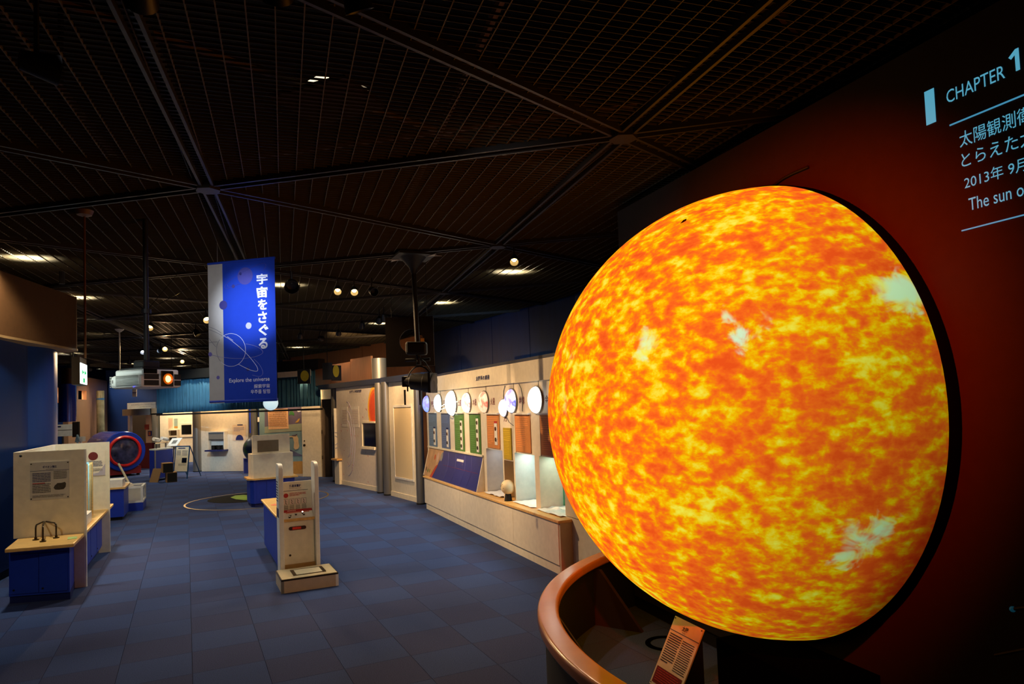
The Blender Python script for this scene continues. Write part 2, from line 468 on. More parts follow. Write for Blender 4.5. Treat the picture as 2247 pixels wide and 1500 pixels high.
# dark blue trim band on top of that run
tb_ = MB(); tb_.wbox(Q3, -0.4, Q3.L + 0.5, 2.4, 2.52, -0.14, 0.06); tb_.wbox(Q2, -1.2, Q2.L + 0.6, 2.4, 2.52, -0.14, 0.06)
struct('trim_1', tb_, TRIMBLUE, 'dark blue trim band above the partition walls', 'trim')
def pillar(P, r, h, label, base=True, dark=False):
    t = thing('steel_pillar', label, 'pillar', V2(P.x, P.y))
    obj('shaft', MB().lathe(V2(P.x, P.y), (0, 0, 1), [(r, 0.03), (r, h)], 24), STEEL, t, smooth=True)
    obj('foot_ring', MB().lathe(V2(P.x, P.y), (0, 0, 1), [(0, 0), (r * 1.06, 0), (r * 1.06, 0.03), (0, 0.03)], 24), BLACK, t)
    return t
def onrow(u, v, r):                       # floor point whose front foot shows at the pixel
    P = G(u, v); d = Vector((P.x, P.y, 0)).normalized(); return P + d * r
pillar(onrow(924.5, 1107, 0.085), 0.085, 2.42, 'slim steel pillar at the far end of the planets display wall')
pillar(onrow(853, 1087, 0.1), 0.1, 2.42, 'steel pillar touching the cream panel with the blank poster')
pillar(onrow(837.5, 1082, 0.09), 0.09, 2.42, 'steel pillar beside the monitor niche in the solar wind panel')
pillar(onrow(738, 1056, 0.085), 0.085, 2.42, 'steel pillar beside the dark doorway at the back right')

# ---- outer wall behind the partitions: panels up to the ceiling
ow = [G(1330, 622, CEIL), G(1260, 647, CEIL), G(952, 729, CEIL), G(850, 750, CEIL), G(700, 775, CEIL), G(620, 792, CEIL)]
ow = [Vector((p.x, p.y, 0)) for p in ow]
wo = None
BLUEREFL = mat('blue_reflection_panel', (26, 62, 120), 0.35, 0.3, var=0.12, scale=3, stretch=(3, 3, 0.4))  # navy here colours in bluish light reflected by the metal panels
for k in range(len(ow) - 1):
    P = Pl(ow[k + 1], ow[k]); n_ = max(1, round(P.L / 1.5))
    for i in range(n_):
        a, b = P.L * i / n_ + 0.008, P.L * (i + 1) / n_ - 0.008
        m = BLUEREFL if k < 2 else BRONZE
        if wo is None:
            wo = struct('wall_outer_right', MB().wbox(P, -0.0, P.L, 0, CEIL + 0.3, -0.2, -0.02), NAVYWALL, 'tall curved outer wall of panels behind the partitions')
        elif i == 0:
            obj('backing', MB().wbox(P, 0, P.L, 0, CEIL + 0.3, -0.2, -0.02), NAVYWALL, wo)
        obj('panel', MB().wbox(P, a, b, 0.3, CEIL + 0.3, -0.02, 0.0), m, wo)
# curved bronze fascia above the solar wind panel
f0 = AT(692, 840, 18.6); f1 = AT(815, 830, 15.9)
PF = Pl(f0, f1)
fz0, fz1 = 2.52, PF.px(760, 800)[1]
ft = thing('bronze_fascia', 'bronze sheet fascia above the solar wind panel', 'fascia', PF.p(PF.L / 2, 0))
for i in range(3):
    obj('sheet', MB().wbox(PF, PF.L * i / 3 + 0.004, PF.L * (i + 1) / 3 - 0.004, fz0, fz1 + 0.06 * i, -0.05, 0), BRONZE, ft)
P = AT(832, 810, 15.6)
obj('rounded_end', MB().lathe(V2(P.x, P.y), (0, 0, 1), [(0.17, 2.52), (0.17, Zat(830, 786, P))], 24), STEEL, ft, smooth=True)

# ---- back walls
BA = Pl(G(440, 1034), G(560, 1032.5))
wa = struct('wall_back', MB().wbox(BA, 0, BA.L, 0, 2.6, -0.12, 0), CREAM, 'cream back wall with a small lit niche and shelf')
BM = Pl(BA.p(BA.L + 0.1, 0), G(667, 1045.5))
wm = struct('wall_back_mural', MB().wbox(BM, 0, BM.L, 0, 2.6, -0.1, 0), mat('mural_sky', (120, 152, 160), 0.55), 'back wall covered with a sky and mountain mural')
BD = Pl(G(667, 1045.5), G(712, 1046))
wd = struct('wall_back_door', MB().wbox(BD, 0, BD.L, 2.08, 2.6, -0.1, 0), CREAM, 'cream wall strip above the white service door')
BB = Pl(G(352, 1016), G(426, 1013))
wb = struct('wall_back_left', MB().wbox(BB, 0, BB.L + 0.6, 0, 2.9, -0.12, 0), CREAM, 'cream recessed back wall with the dark monitor')
P = G(433, 1036)
pillar(onrow(433.5, 1035, 0.13), 0.13, 2.3, 'thick steel pillar left of the back wall niche')
P = BA.p(BA.L + 0.02, 0, 0.1)
pillar(P, 0.15, 2.3, 'thick steel pillar behind the green earth globe')
t = thing('blue_post', 'narrow dark blue post between steel pillar and mural', 'post', BA.p(BA.L + 0.24, 0, 0.05))
obj('shaft', MB().wbox(BA, BA.L + 0.2, BA.L + 0.28, 0, 2.3, -0.05, 0.1), NAVYWALL, t)
obj('switch_plate', MB().wbox(BA, BA.L + 0.2, BA.L + 0.26, 1.55, 1.7, 0.1, 0.12), WHITE, t)
P = G(345, 1016)
pillar(onrow(344.5, 1016, 0.23), 0.23, 2.25, 'broad dull steel column left of the recessed back wall')
# outer dark shell so the hall is closed
struct('wall_left', MB().box(-20.2, -20, -3, 40, 0, 7.4), NAVYWALL, 'dark far left wall of the hall')
struct('wall_back_outer', MB().box(-20, 6, 36, 36.2, 0, 7.4), NAVYWALL, 'dark far end wall of the hall')
# dark blue wall behind the entry, pinkish wall at far left
BN = Pl(AT(233, 950, 27.5), AT(352, 950, 27.0))
struct('wall_back_navy', MB().wbox(BN, 0, BN.px(283, 940)[0], 0, CEIL, -0.15, 0), NAVYWALL, 'plain navy wall behind the blue drum')
wn2 = struct('wall_back_navy_upper', MB().wbox(BN, BN.px(283, 940)[0], BN.L, BN.px(310, 905)[1], CEIL, -0.15, 0), NAVYWALL, 'navy wall above the entry sign')
BP = Pl(AT(150, 950, 22.0), AT(236, 950, 27.4))
x_a = BP.px(172, 880); x_b = BP.px(190, 872); zl = BP.px(180, 876)[1]; zh = BP.px(180, 856)[1]
wpk = struct('wall_left_pink', MB().wbox(BP, 0, BP.L, 0, zl, -0.15, 0), PINKWALL, 'pinkish beige curved wall at the far left')
obj('upper_panel', MB().wbox(BP, 0, BP.L, zh, BP.px(185, 826)[1], -0.15, 0), PINKWALL, wpk)
obj('side_panel', MB().wbox(BP, x_b[0], BP.L, zl, zh, -0.15, 0), PINKWALL, wpk)
obj('side_panel', MB().wbox(BP, 0, x_a[0], zl, zh, -0.15, 0), PINKWALL, wpk)
obj('alcove_back', MB().wbox(BP, x_a[0] - 0.1, x_b[0] + 0.1, zl - 0.1, zh + 0.1, -0.65, -0.6), mat('amber_wall', (226, 150, 40), 0.6), wpk)
point('alcove_light', BP.p((x_a[0] + x_b[0]) / 2 - 0.2, (zl + zh) / 2, -0.35), 6, WARM, 0.03, wpk)
# blue wall panels at the left under the brown canopy
BL0, BL1 = V2(-5.55, 5.6), V2(-6.56, 9.92)
PBL = Pl(BL0, BL1)
bl = struct('wall_left_blue', MB().wbox(PBL, 0, PBL.L, 0.1, 2.95, -0.4, -0.05), DEEPBLUE, 'deep blue metal wall panels at the left under the canopy')
xs = PBL.px(69, 850)[0]
for a, b in ((-0.6, xs - 0.02), (xs + 0.02, PBL.L)):
    pts = [PBL.p(a + (b - a) * i / 12, 0, -0.05 + 0.10 * math.sin(math.pi * i / 12)) for i in range(13)] + [PBL.p(b, 0, -0.1), PBL.p(a, 0, -0.1)]
    obj('curved_sheet', MB().prism(pts, 0.1, 2.95), DEEPBLUE, bl, smooth=True)
obj('baseboard', MB().wbox(PBL, -0.6, PBL.L, 0, 0.1, -0.3, -0.02), BLACK, bl)
# brown canopy
cz0, cz1 = 2.9, 3.66
c0 = AT(-260, 700, 5.8); c1 = AT(0, 735, 8.05); c2 = AT(160, 765, 9.95)
outer = [V2(-4.95, 4.0), V2(-5.35, 5.6), V2(c1.x + 0.05, c1.y), V2(c2.x + 0.08, c2.y - 0.1)]
pts = []
for i in range(len(outer) - 1):
    for k in range(6): pts.append(outer[i].lerp(outer[i + 1], k / 6))
ca = outer[-1]
for k in range(9):
    a = math.radians(-10 + 100 * k / 8); pts.append(ca + V2(-0.25 + 0.25 * math.cos(a), 0.25 * math.sin(a)))
pts += [V2(ca.x - 1.6, ca.y + 0.35), V2(-7.2, 4.0)]
t = thing('canopy', 'big brown rounded canopy over the blue wall at upper left', 'canopy', V2(-6, 8))
obj('fascia', MB().prism(pts, cz0, cz1), BROWN, t, smooth=True)
obj('lit_bottom_edge', MB().prism([p + V2(0.012, 0) for p in pts], cz0 - 0.03, cz0), mat('canopy_lit_edge', (150, 118, 78), 0.5), t)  # paler colour stands for the light caught along the underside edge

# ================================================================ THE SUN
NIN = azdir(69.46)                          # into the wall
SC = Vector((1.7147, 4.6954, 1.787)); SR = 1.478; SOFF = -0.166
rimC = SC + NIN * SOFF; RIMR = math.sqrt(SR * SR - SOFF * SOFF)
def sphere_hit(u, v):
    d = ray(u, v).normalized(); oc = CAM - SC; b = oc.dot(d); c = oc.dot(oc) - SR * SR
    return CAM + d * (-b - math.sqrt(max(0, b * b - c)))
def sun_material():
    m = bpy.data.materials.new('sun_projection'); m.use_nodes = True
    nt = m.node_tree; nt.nodes.clear(); N = nt.nodes.new; L = nt.links.new
    out = N('ShaderNodeOutputMaterial'); em = N('ShaderNodeEmission')
    tc = N('ShaderNodeTexCoord')
    def noise(scale, detail, rough, dist, st=(1, 1, 1), off=(0, 0, 0)):
        mp = N('ShaderNodeMapping'); mp.inputs['Scale'].default_value = st; mp.inputs['Location'].default_value = off
        L(tc.outputs['Object'], mp.inputs[0])
        n = N('ShaderNodeTexNoise'); n.inputs['Scale'].default_value = scale; n.inputs['Detail'].default_value = detail
        n.inputs['Roughness'].default_value = rough; n.inputs['Distortion'].default_value = dist
        L(mp.outputs[0], n.inputs['Vector']); return n.outputs['Fac']
    def math_(op, a, b=None, clamp=False):
        n = N('ShaderNodeMath'); n.operation = op; n.use_clamp = clamp
        for i, x in enumerate((a, b)):
            if x is None: continue
            if isinstance(x, (int, float)): n.inputs[i].default_value = x
            else: L(x, n.inputs[i])
        return n.outputs[0]
    def mrange(x, a, b, c, d, smooth=True):
        n = N('ShaderNodeMapRange'); n.interpolation_type = 'SMOOTHSTEP' if smooth else 'LINEAR'
        L(x, n.inputs[0])
        for i, k in enumerate((a, b, c, d)): n.inputs[i + 1].default_value = k
        return n.outputs[0]
    fine = noise(13.0, 3.0, 0.55, 0.15, (1, 1, 1.4))
    mid = noise(5.2, 2.0, 0.5, 0.15, (1, 1, 1.3), (3, 1, 2))
    big = noise(1.5, 2.0, 0.5, 0.2, off=(7, 2, 5))
    s = math_('ADD', math_('MULTIPLY', fine, 0.50), math_('ADD', math_('MULTIPLY', mid, 0.27), math_('MULTIPLY', big, 0.23)))
    cr = N('ShaderNodeValToRGB'); r = cr.color_ramp
    stops = [(0.38, (244, 84, 26)), (0.455, (255, 106, 28)), (0.495, (255, 132, 14)), (0.53, (255, 166, 4)), (0.57, (255, 202, 8)), (0.65, (252, 236, 80))]
    r.elements[0].position = stops[0][0]; r.elements[0].color = lin(stops[0][1]) + (1,)
    r.elements[1].position = stops[-1][0]; r.elements[1].color = lin(stops[-1][1]) + (1,)
    for p, c in stops[1:-1]:
        e = r.elements.new(p); e.color = lin(c) + (1,)
    # bright active regions
    spots = [((1632, 735), 0.12, 1.0), ((1600, 722), 0.06, 0.8), ((1668, 742), 0.06, 0.8), ((1975, 637), 0.13, 1.0), ((1890, 1180), 0.14, 1.0), ((1925, 1160), 0.10, 1.0), ((1870, 1215), 0.09, 0.8), ((1415, 755), 0.11, 0.8), ((1250, 780), 0.08, 0.6), ((1240, 885), 0.12, 0.5), ((1440, 700), 0.2, 0.25), ((1555, 865), 0.12, 0.3), ((1680, 700), 0.3, 0.3)]
    acc = None; shift = None
    wob = math_('MULTIPLY', math_('SUBTRACT', noise(7, 3, 0.6, 0.6, off=(1, 9, 4)), 0.5), 0.42)
    for (px, py), rad, amt in spots:
        P = sphere_hit(px, py) - SC
        vm = N('ShaderNodeVectorMath'); vm.operation = 'DISTANCE'; L(tc.outputs['Object'], vm.inputs[0]); vm.inputs[1].default_value = P
        k = math_('MULTIPLY', mrange(math_('ADD', vm.outputs['Value'], wob), rad * -0.4, rad * 1.7, 1, 0), amt)
        acc = k if acc is None else math_('MAXIMUM', acc, k)
    L(math_('ADD', s, math_('MULTIPLY', acc, 0.12)), cr.inputs[0])
    mx = N('ShaderNodeMix'); mx.data_type = 'RGBA'
    L(mrange(acc, 0.28, 0.95, 0, 0.9), mx.inputs['Factor']); L(cr.outputs[0], mx.inputs['A']); mx.inputs['B'].default_value = lin((214, 248, 212)) + (1,)
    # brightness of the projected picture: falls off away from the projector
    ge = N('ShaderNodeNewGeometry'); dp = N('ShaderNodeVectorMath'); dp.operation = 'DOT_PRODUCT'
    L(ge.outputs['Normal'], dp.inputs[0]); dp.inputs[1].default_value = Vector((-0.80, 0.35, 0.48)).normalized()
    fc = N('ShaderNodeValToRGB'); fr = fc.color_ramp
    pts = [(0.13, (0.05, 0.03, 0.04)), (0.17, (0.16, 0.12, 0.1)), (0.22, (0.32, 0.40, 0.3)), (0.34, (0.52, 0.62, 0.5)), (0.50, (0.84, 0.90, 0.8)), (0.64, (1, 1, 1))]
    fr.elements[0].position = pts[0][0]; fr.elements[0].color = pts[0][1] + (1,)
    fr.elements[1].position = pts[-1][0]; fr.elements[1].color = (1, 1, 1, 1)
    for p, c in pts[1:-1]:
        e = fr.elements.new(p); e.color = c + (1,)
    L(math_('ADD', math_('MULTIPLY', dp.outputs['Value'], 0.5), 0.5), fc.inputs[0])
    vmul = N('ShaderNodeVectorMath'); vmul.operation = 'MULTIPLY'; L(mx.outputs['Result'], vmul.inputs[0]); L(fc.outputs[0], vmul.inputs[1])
    L(vmul.outputs[0], em.inputs['Color']); em.inputs['Strength'].default_value = 1.02
    L(em.outputs[0], out.inputs[0])
    return m
sun = thing('sun_dome', 'huge glowing orange and yellow sun dome bulging from the dark wall', 'sun model', V2(rimC.x, rimC.y))
mb = MB(); amax = math.acos(-SOFF / SR)
prof = [(SR * math.sin(amax * i / 60), SR * math.cos(amax * i / 60)) for i in range(61)]
mb.lathe((0, 0, 0), -NIN, prof, 128)
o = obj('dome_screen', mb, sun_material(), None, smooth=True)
o.location = SC; adopt(o, sun)
mb = MB(); dw = 3.16 - (rimC.x * NIN.x + rimC.y * NIN.y)
mb.lathe(rimC, NIN, [(RIMR - 0.002, -0.006), (RIMR + 0.003, -0.006), (RIMR + 0.006, 0.0), (RIMR + 0.006, dw), (RIMR - 0.03, dw), (RIMR - 0.03, 0.0), (RIMR - 0.002, -0.006)], 128)
PITCH_BLACK = mat('pitch_black', (4, 4, 4), 1.0, spec=0.0)
obj('rim_ring', mb, PITCH_BLACK, sun, smooth=True)
obj('stain', MB().extr([sphere_hit(*q) - (sphere_hit(*q) - SC).normalized() * -0.003 for q in ((1494, 491), (1500, 484), (1507, 481), (1506, 485), (1499, 489))], (sphere_hit(1500, 486) - SC).normalized() * 0.002), BLACK, sun)
obj('pedestal', MB().wbox(SW, 1.75, 2.62, 0, 0.33, 0.0, 0.42), PITCH_BLACK, sun)
# arc-shaped crack of light above the dome is a cable on the wall
a = [SW.p(*SW.px(u, v), 0.015) for u, v in ((1700, 408), (1722, 392), (1745, 380), (1778, 366))]
tag(obj('wall_cable', MB().tube(a, 0.008, 6), BLACK), 'thin dark cable on the wall above the sun dome', 'cable')

# projected caption on the wall (light blue)
CYAN = mat('projected_cyan', (80, 170, 200), 0.8, emit=(88, 172, 202), es=0.8, var=0.0)
CYAND = mat('projected_cyan_dim', (60, 140, 180), 0.8, emit=(70, 150, 188), es=0.8, var=0.0)
cp = thing('projected_caption', 'light blue chapter caption projected on the dark wall at right', 'caption', SW.p(3.2, 2.6))
def sz(X, Y): return (1880 + X / 3.125, 80 + Y / 3.125)
def cap(string, lb, rt, bold=0.0, m=CYAN):
    x0, zb = SW.px(*sz(*lb)); x1, _ = SW.px(*sz(*rt[0])); _, zt = SW.px(*sz(*rt[1]))
    return lettering(string, SW.p(x0, zb), SW.x, (0, 0, 1), x1 - x0, zt - zb, m, cp, 0.004, bold)
x0, zA = SW.px(*sz(466, 383)); x1, _ = SW.px(*sz(530, 352)); _, zB = SW.px(*sz(490, 607))
obj('bar', MB().wbox(SW, x0, x1, zB, zA, 0.001, 0.004), CYAN, cp)
cap('CHAPTER', (622, 462), ((1022, 280), (617, 375)), 0.0)
x0, zA = SW.px(*sz(640, 610))
obj('rule', MB().wbox(SW, x0, x0 + 0.9, zA - 0.0035, zA + 0.0035, 0.001, 0.004), CYAND, cp)
x0, zA = SW.px(*sz(722, 1332))
obj('rule', MB().wbox(SW, x0, x0 + 0.9, zA - 0.003, zA + 0.003, 0.001, 0.004), CYAND, cp)
def capw(string, left_x, zb, ht, m=CYAN, bold=0.01):
    vs, _ = glyphs(string); wd = (max(v.x for v in vs) - min(v.x for v in vs)) / (max(v.y for v in vs) - min(v.y for v in vs)) * ht
    return lettering(string, SW.p(left_x, zb), SW.x, (0, 0, 1), wd, ht, m, cp, 0.004, bold)
def capl(string, lb, lt, m=CYAN, sq=1.0, bold=0.0):
    x0, zb = SW.px(*sz(*lb)); _, zt = SW.px(*sz(*lt))
    vs, _ = glyphs(string); wd = (max(v.x for v in vs) - min(v.x for v in vs)) / (max(v.y for v in vs) - min(v.y for v in vs)) * (zt - zb) * sq
    return lettering(string, SW.p(x0, zb), SW.x, (0, 0, 1), wd, zt - zb, m, cp, 0.004, bold)
x0, zb = SW.px(*sz(1095, 238)); _, zt = SW.px(*sz(1088, 88)); hh = zt - zb
obj('numeral_one', MB().extr([SW.p(x0 + hh * q[0], zb + hh * q[1], 0.001) for q in ((0.0, 0.0), (0.17, 0.0), (0.17, 1.0), (0.03, 1.0), (-0.28, 0.74), (-0.18, 0.62), (0.0, 0.77))], SW.n * 0.003), CYAN, cp)
capl('太陽観測衛星', (712, 765), (706, 660), sq=0.83)
capl('とらえた太陽', (725, 905), (722, 800), sq=0.88)
capl('2013年 9月1日', (745, 1050), (738, 962), sq=0.92)
capl('The sun observed', (775, 1196), (768, 1112), sq=0.72)

for (u0, v0), (u1, v1), lab in (((2222, 1336), (2262, 1331), 'teal tipped peg on the dark wall at lower right'), ((2184, 1437), (2262, 1422), 'dark thin peg on the dark wall at the bottom right')):
    a = SW.p(*SW.px(u0, v0, 0.05), 0.05); b = SW.p(*SW.px(u1, v1, 0.05), 0.05)
    t = thing('wall_peg', lab, 'peg', a, 'pegs on the dark wall')
    obj('rod', MB().tube([a, b], 0.008, 8), BLACK, t); obj('foot', MB().tube([b, b - SW.n * 0.05], 0.008, 8), BLACK, t)
    obj('tip', MB().ball(a, 0.013 if v0 < 1400 else 0.004, 12), mat('teal_tip', (40, 120, 130), 0.3, emit=(20, 80, 100), es=0.25), t, smooth=True)

# curved wooden rail round the sun
RC = Vector((2.77, 4.41, 0)); RO, RI, RZ = 2.67, 2.53, 0.55
rail = thing('curved_railing', 'curved barrier with polished wooden handrail in front of the sun', 'railing', RC + V2(-2.6, 0))
def arc(prof, a0, a1, n=72):
    mb = MB(); m = len(prof); vs = []
    for k in range(n + 1):
        a = math.radians(a0 + (a1 - a0) * k / n); d = Vector((math.cos(a), math.sin(a), 0))
        vs += [RC + d * r + Vector((0, 0, z)) for r, z in prof]
    fs = [(k * m + i, (k + 1) * m + i, (k + 1) * m + (i + 1) % m, k * m + (i + 1) % m) for k in range(n) for i in range(m)]
    fs += [tuple(range(m)), tuple(range(n * m, n * m + m))[::-1]]
    return mb.add(vs, fs)
rp = []
for cx, cz, s0 in ((RO - 0.025, RZ - 0.025, 0), (RI + 0.02, RZ - 0.02, 90), (RI + 0.02, RZ - 0.05, 180), (RO - 0.025, RZ - 0.055, 270)):
    for k in range(5):
        a = math.radians(s0 + 90 * k / 4); rp.append((cx + 0.022 * math.cos(a), cz + 0.022 * math.sin(a)))
A0r, A1r = 124, 262
hr = obj('handrail', arc(rp, A0r, A1r), RAILWOOD, rail, smooth=True)
hr.modifiers.new('wn', 'WEIGHTED_NORMAL').keep_sharp = True
obj('skirt', arc([(RO - 0.05, 0.0), (RO - 0.05, RZ - 0.06), (RI + 0.05, RZ - 0.06), (RI + 0.05, 0.0)], A0r, A1r), mat('black_skirt', (18, 18, 22), 0.7), rail, smooth=True)
def fin(az_deg, w):
    a = math.radians(az_deg); d = Vector((math.cos(a), math.sin(a), 0)); s = Vector((-d.y, d.x, 0)) * 0.02
    o_ = RC + d * (RI + 0.05)
    pts = [o_, o_ - d * w, o_ - d * 0.06 + Vector((0, 0, RZ - 0.09)), o_ + Vector((0, 0, RZ - 0.09))]
    return obj('support_fin', MB().extr([p - s for p in pts], s * 2), mat('dark_brown_fin', (52, 34, 20), 0.6), rail)
fin(146, 0.42); fin(176, 0.36); fin(205, 0.36)

# slanted acrylic plate about the sun
TL = AT(1482, 1350, 4.45); xd = azdir(159.5); dn = (Vector((-0.9366, -0.3502, 0)) * 0.186 + Vector((0, 0, -0.335))).normalized()
class Slant:                                 # plane with its own up direction
    def __init__(s, o, x, up): s.o = Vector(o); s.x = Vector(x).normalized(); s.u = Vector(up).normalized(); s.n = s.x.cross(s.u)
    def p(s, x, z, out=0.0): return s.o + s.x * x + s.u * z + s.n * out
PW_, PH_ = 0.30, 0.44
S1 = Slant(TL + dn * PH_, xd, -dn)
pl = thing('sun_plate', 'slanted acrylic caption plate below the glowing sun', 'sign', V2(TL.x + 0.1, TL.y))
obj('plate', MB().wbox(S1, 0, PW_, 0, PH_, -0.008, 0), PAPER, pl)
obj('stand', MB().extr([S1.p(0.02, 0.02, -0.01), S1.p(0.02, PH_ - 0.02, -0.01), Vector((S1.p(0.02, PH_ - 0.02, -0.01).x, S1.p(0.02, PH_ - 0.02, -0.01).y, 0)), Vector((S1.p(0.02, 0.02, -0.01).x, S1.p(0.02, 0.02, -0.01).y, 0))], xd * 0.26), BLACK, pl)
obj('rule', MB().wbox(S1, 0, PW_, 0.352, 0.356, 0, 0.002), TRIMBLUE, pl)
lettering('太陽', S1.p(0.112, 0.375), S1.x, S1.u, 0.06, 0.03, INK, pl, 0.002, 0.02)
lettering('The Sun', S1.p(0.122, 0.362), S1.x, S1.u, 0.035, 0.008, INK, pl, 0.002)
text_lines(S1, 0.02, 0.145, 0.15, 0.335, 13, DARKINK, pl, fill=0.42)
text_lines(S1, 0.16, 0.28, 0.13, 0.325, 15, DARKINK, pl, fill=0.35)
obj('red_table', MB().wbox(S1, 0.015, 0.28, 0.02, 0.12, 0, 0.002), DARKRED, pl)
text_lines(S1, 0.03, 0.26, 0.03, 0.11, 6, REDINK, pl, out=0.001, fill=0.3)
for x, z in ((0.012, 0.012), (0.288, 0.012), (0.012, PH_ - 0.012), (0.288, PH_ - 0.012)):
    obj('screw', MB().lathe(S1.p(x, z, 0), S1.n, [(0, 0.004), (0.004, 0.004), (0.004, 0)], 10), BLACK, pl)
P = G(1445, 1412)
tag(obj('floor_mat_ring', MB().lathe((P.x + 0.06, P.y, 0), (0, 0, 1), [(0.16, 0.0), (0.16, 0.006), (0.12, 0.006), (0.12, 0.0)], 32), PITCH_BLACK), 'dark ring lying on the carpet beside the slanted plate', 'ring')

# ================================================================ PLANETS WALL THINGS
cf = 0.15                                     # counter stands this far out from the wall
cx0 = PW.px(930, 1043, cf)[0]; cx1 = PW.px(1224, 1140, cf)[0]
ct = thing('display_counter', 'long low beige counter under the planets wall', 'counter', PW.p((cx0 + cx1) / 2, 0, cf / 2))
sx = [cx0 + 0.02, cx0 + (cx1 - cx0) * 0.38, PW.px(1126, 1150, cf)[0], cx1]
for i in range(3):
    obj('front_panel', MB().wbox(PW, sx[i] + 0.003, sx[i + 1] - 0.003, 0.11, CT - 0.035, 0.0, cf), BEIGE, ct)
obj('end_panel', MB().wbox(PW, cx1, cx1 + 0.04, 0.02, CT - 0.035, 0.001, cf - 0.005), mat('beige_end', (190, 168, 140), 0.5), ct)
obj('plinth', MB().wbox(PW, cx0 + 0.05, cx1 - 0.02, 0, 0.105, 0.0, cf - 0.02), BEIGE, ct)
obj('worktop', MB().wbox(PW, cx0, cx1 + 0.05, CT - 0.035, CT, -0.3 if False else 0.0, cf + 0.02), WOODTOP, ct, bevel=0.008)
for k in range(4):
    obj('niche_floor', MB().wbox(PW, xN[2 * k] + 0.002, xN[2 * k + 1] - 0.002, CT - 0.03, CT, -0.30, 0.0), WOODTOP, ct)
# slanted blue board with pictures, left half
bz1 = 1.105; bx0 = PW.px(*z2(212, 105))[0]; bx1 = PW.px(*z2(803, 210))[0]
upb = Vector((0, 0, bz1 - CT)) - PW.n * (cf - 0.03); hb = upb.length
SB = Slant(PW.p(bx0, CT, cf - 0.03), PW.x, upb)
W_ = bx1 - bx0
bd = thing('slanted_board', 'slanted navy picture board leaning on the planets counter', 'display board', PW.p((bx0 + bx1) / 2, CT, 0.1))
obj('side_cheek', MB().extr([PW.p(bx0 - 0.025, CT, 0.001), PW.p(bx0 - 0.025, CT, cf - 0.02), PW.p(bx0 - 0.025, bz1 + 0.02, 0.001)], PW.x * 0.025), CREAM, bd)
obj('side_cheek', MB().extr([PW.p(bx1, CT, 0.001), PW.p(bx1, CT, cf - 0.02), PW.p(bx1, bz1 + 0.02, 0.001)], PW.x * 0.025), CREAM, bd)
obj('top_ledge', MB().wbox(PW, bx0 - 0.025, bx1 + 0.025, bz1, bz1 + 0.03, 0.001, 0.03), CREAM, bd)
NAVY = mat('navy_print', (32, 40, 128), 0.3)
obj('board', MB().wbox(SB, W_ * 0.33, W_, 0.0, hb - 0.005, -0.006, 0.002), NAVY, bd)
obj('picture', MB().extr([SB.p(0, 0, -0.006), SB.p(W_ * 0.18, 0, -0.006), SB.p(W_ * 0.33, hb - 0.005, -0.006), SB.p(0, hb - 0.005, -0.006)], SB.n * 0.008), mat('tan_print', (190, 150, 110), 0.5, var=0.2, scale=5), bd)
obj('picture_corner', MB().extr([SB.p(W_ * 0.18, 0, -0.006), SB.p(W_ * 0.33, 0, -0.006), SB.p(W_ * 0.33, hb - 0.005, -0.006)], SB.n * 0.008), NAVY, bd)
obj('red_streak', MB().extr([SB.p(W_ * 0.13, 0.0, 0.003), SB.p(W_ * 0.18, 0.0, 0.003), SB.p(W_ * 0.27, hb * 0.5, 0.003), SB.p(W_ * 0.22, hb * 0.42, 0.003)], SB.n * 0.001), mat('red_print', (180, 60, 30), 0.5), bd)
for x, z, r, m in ((0.17, 0.70, 0.05, mat('orange_print', (196, 84, 40), 0.5)), (0.23, 0.72, 0.09, mat('blush_print', (206, 170, 150), 0.5)), (0.305, 0.76, 0.08, mat('grey_print', (150, 146, 140), 0.5)), (0.03, 0.24, 0.04, mat('umber_print', (90, 60, 40), 0.5)), (0.07, 0.2, 0.035, GREEN), (0.11, 0.2, 0.035, mat('olive_print', (120, 110, 40), 0.5)), (0.15, 0.18, 0.035, mat('yellow_print', (200, 170, 30), 0.5))):
    disc(SB, W_ * x, hb * z, r, 0.003, m, bd, 'picture_planet', 20, 0.001, 0.8)
obj('orbit_line', MB().wbox(SB, W_ * 0.36, W_ * 0.97, hb * 0.5, hb * 0.51, 0.002, 0.004), mat('dark_red_line', (130, 40, 70), 0.5), bd)
for x, rr in ((0.42, 1.1), (0.56, 1.0), (0.72, 0.9), (0.83, 0.8)):
    pts = [SB.p(W_ * x + 0.1 * math.sin(math.pi * k / 12), 0.02 + (hb - 0.05) * k / 12, 0.003) for k in range(13)]
    obj('orbit_line', MB().tube(pts, 0.003, 4), mat('pale_line', (110, 110, 170), 0.5), bd)
text_lines(SB, W_ * 0.60, W_ * 0.72, hb * 0.72, hb * 0.80, 1, WHITEINK, bd, out=0.003, fill=0.9, ragged=False)
disc(SB, W_ * 0.70, hb * 0.76, 0.07, 0.002, mat('violet_print', (60, 50, 130), 0.4), bd, 'picture_planet', 24, 0.001, 0.8)
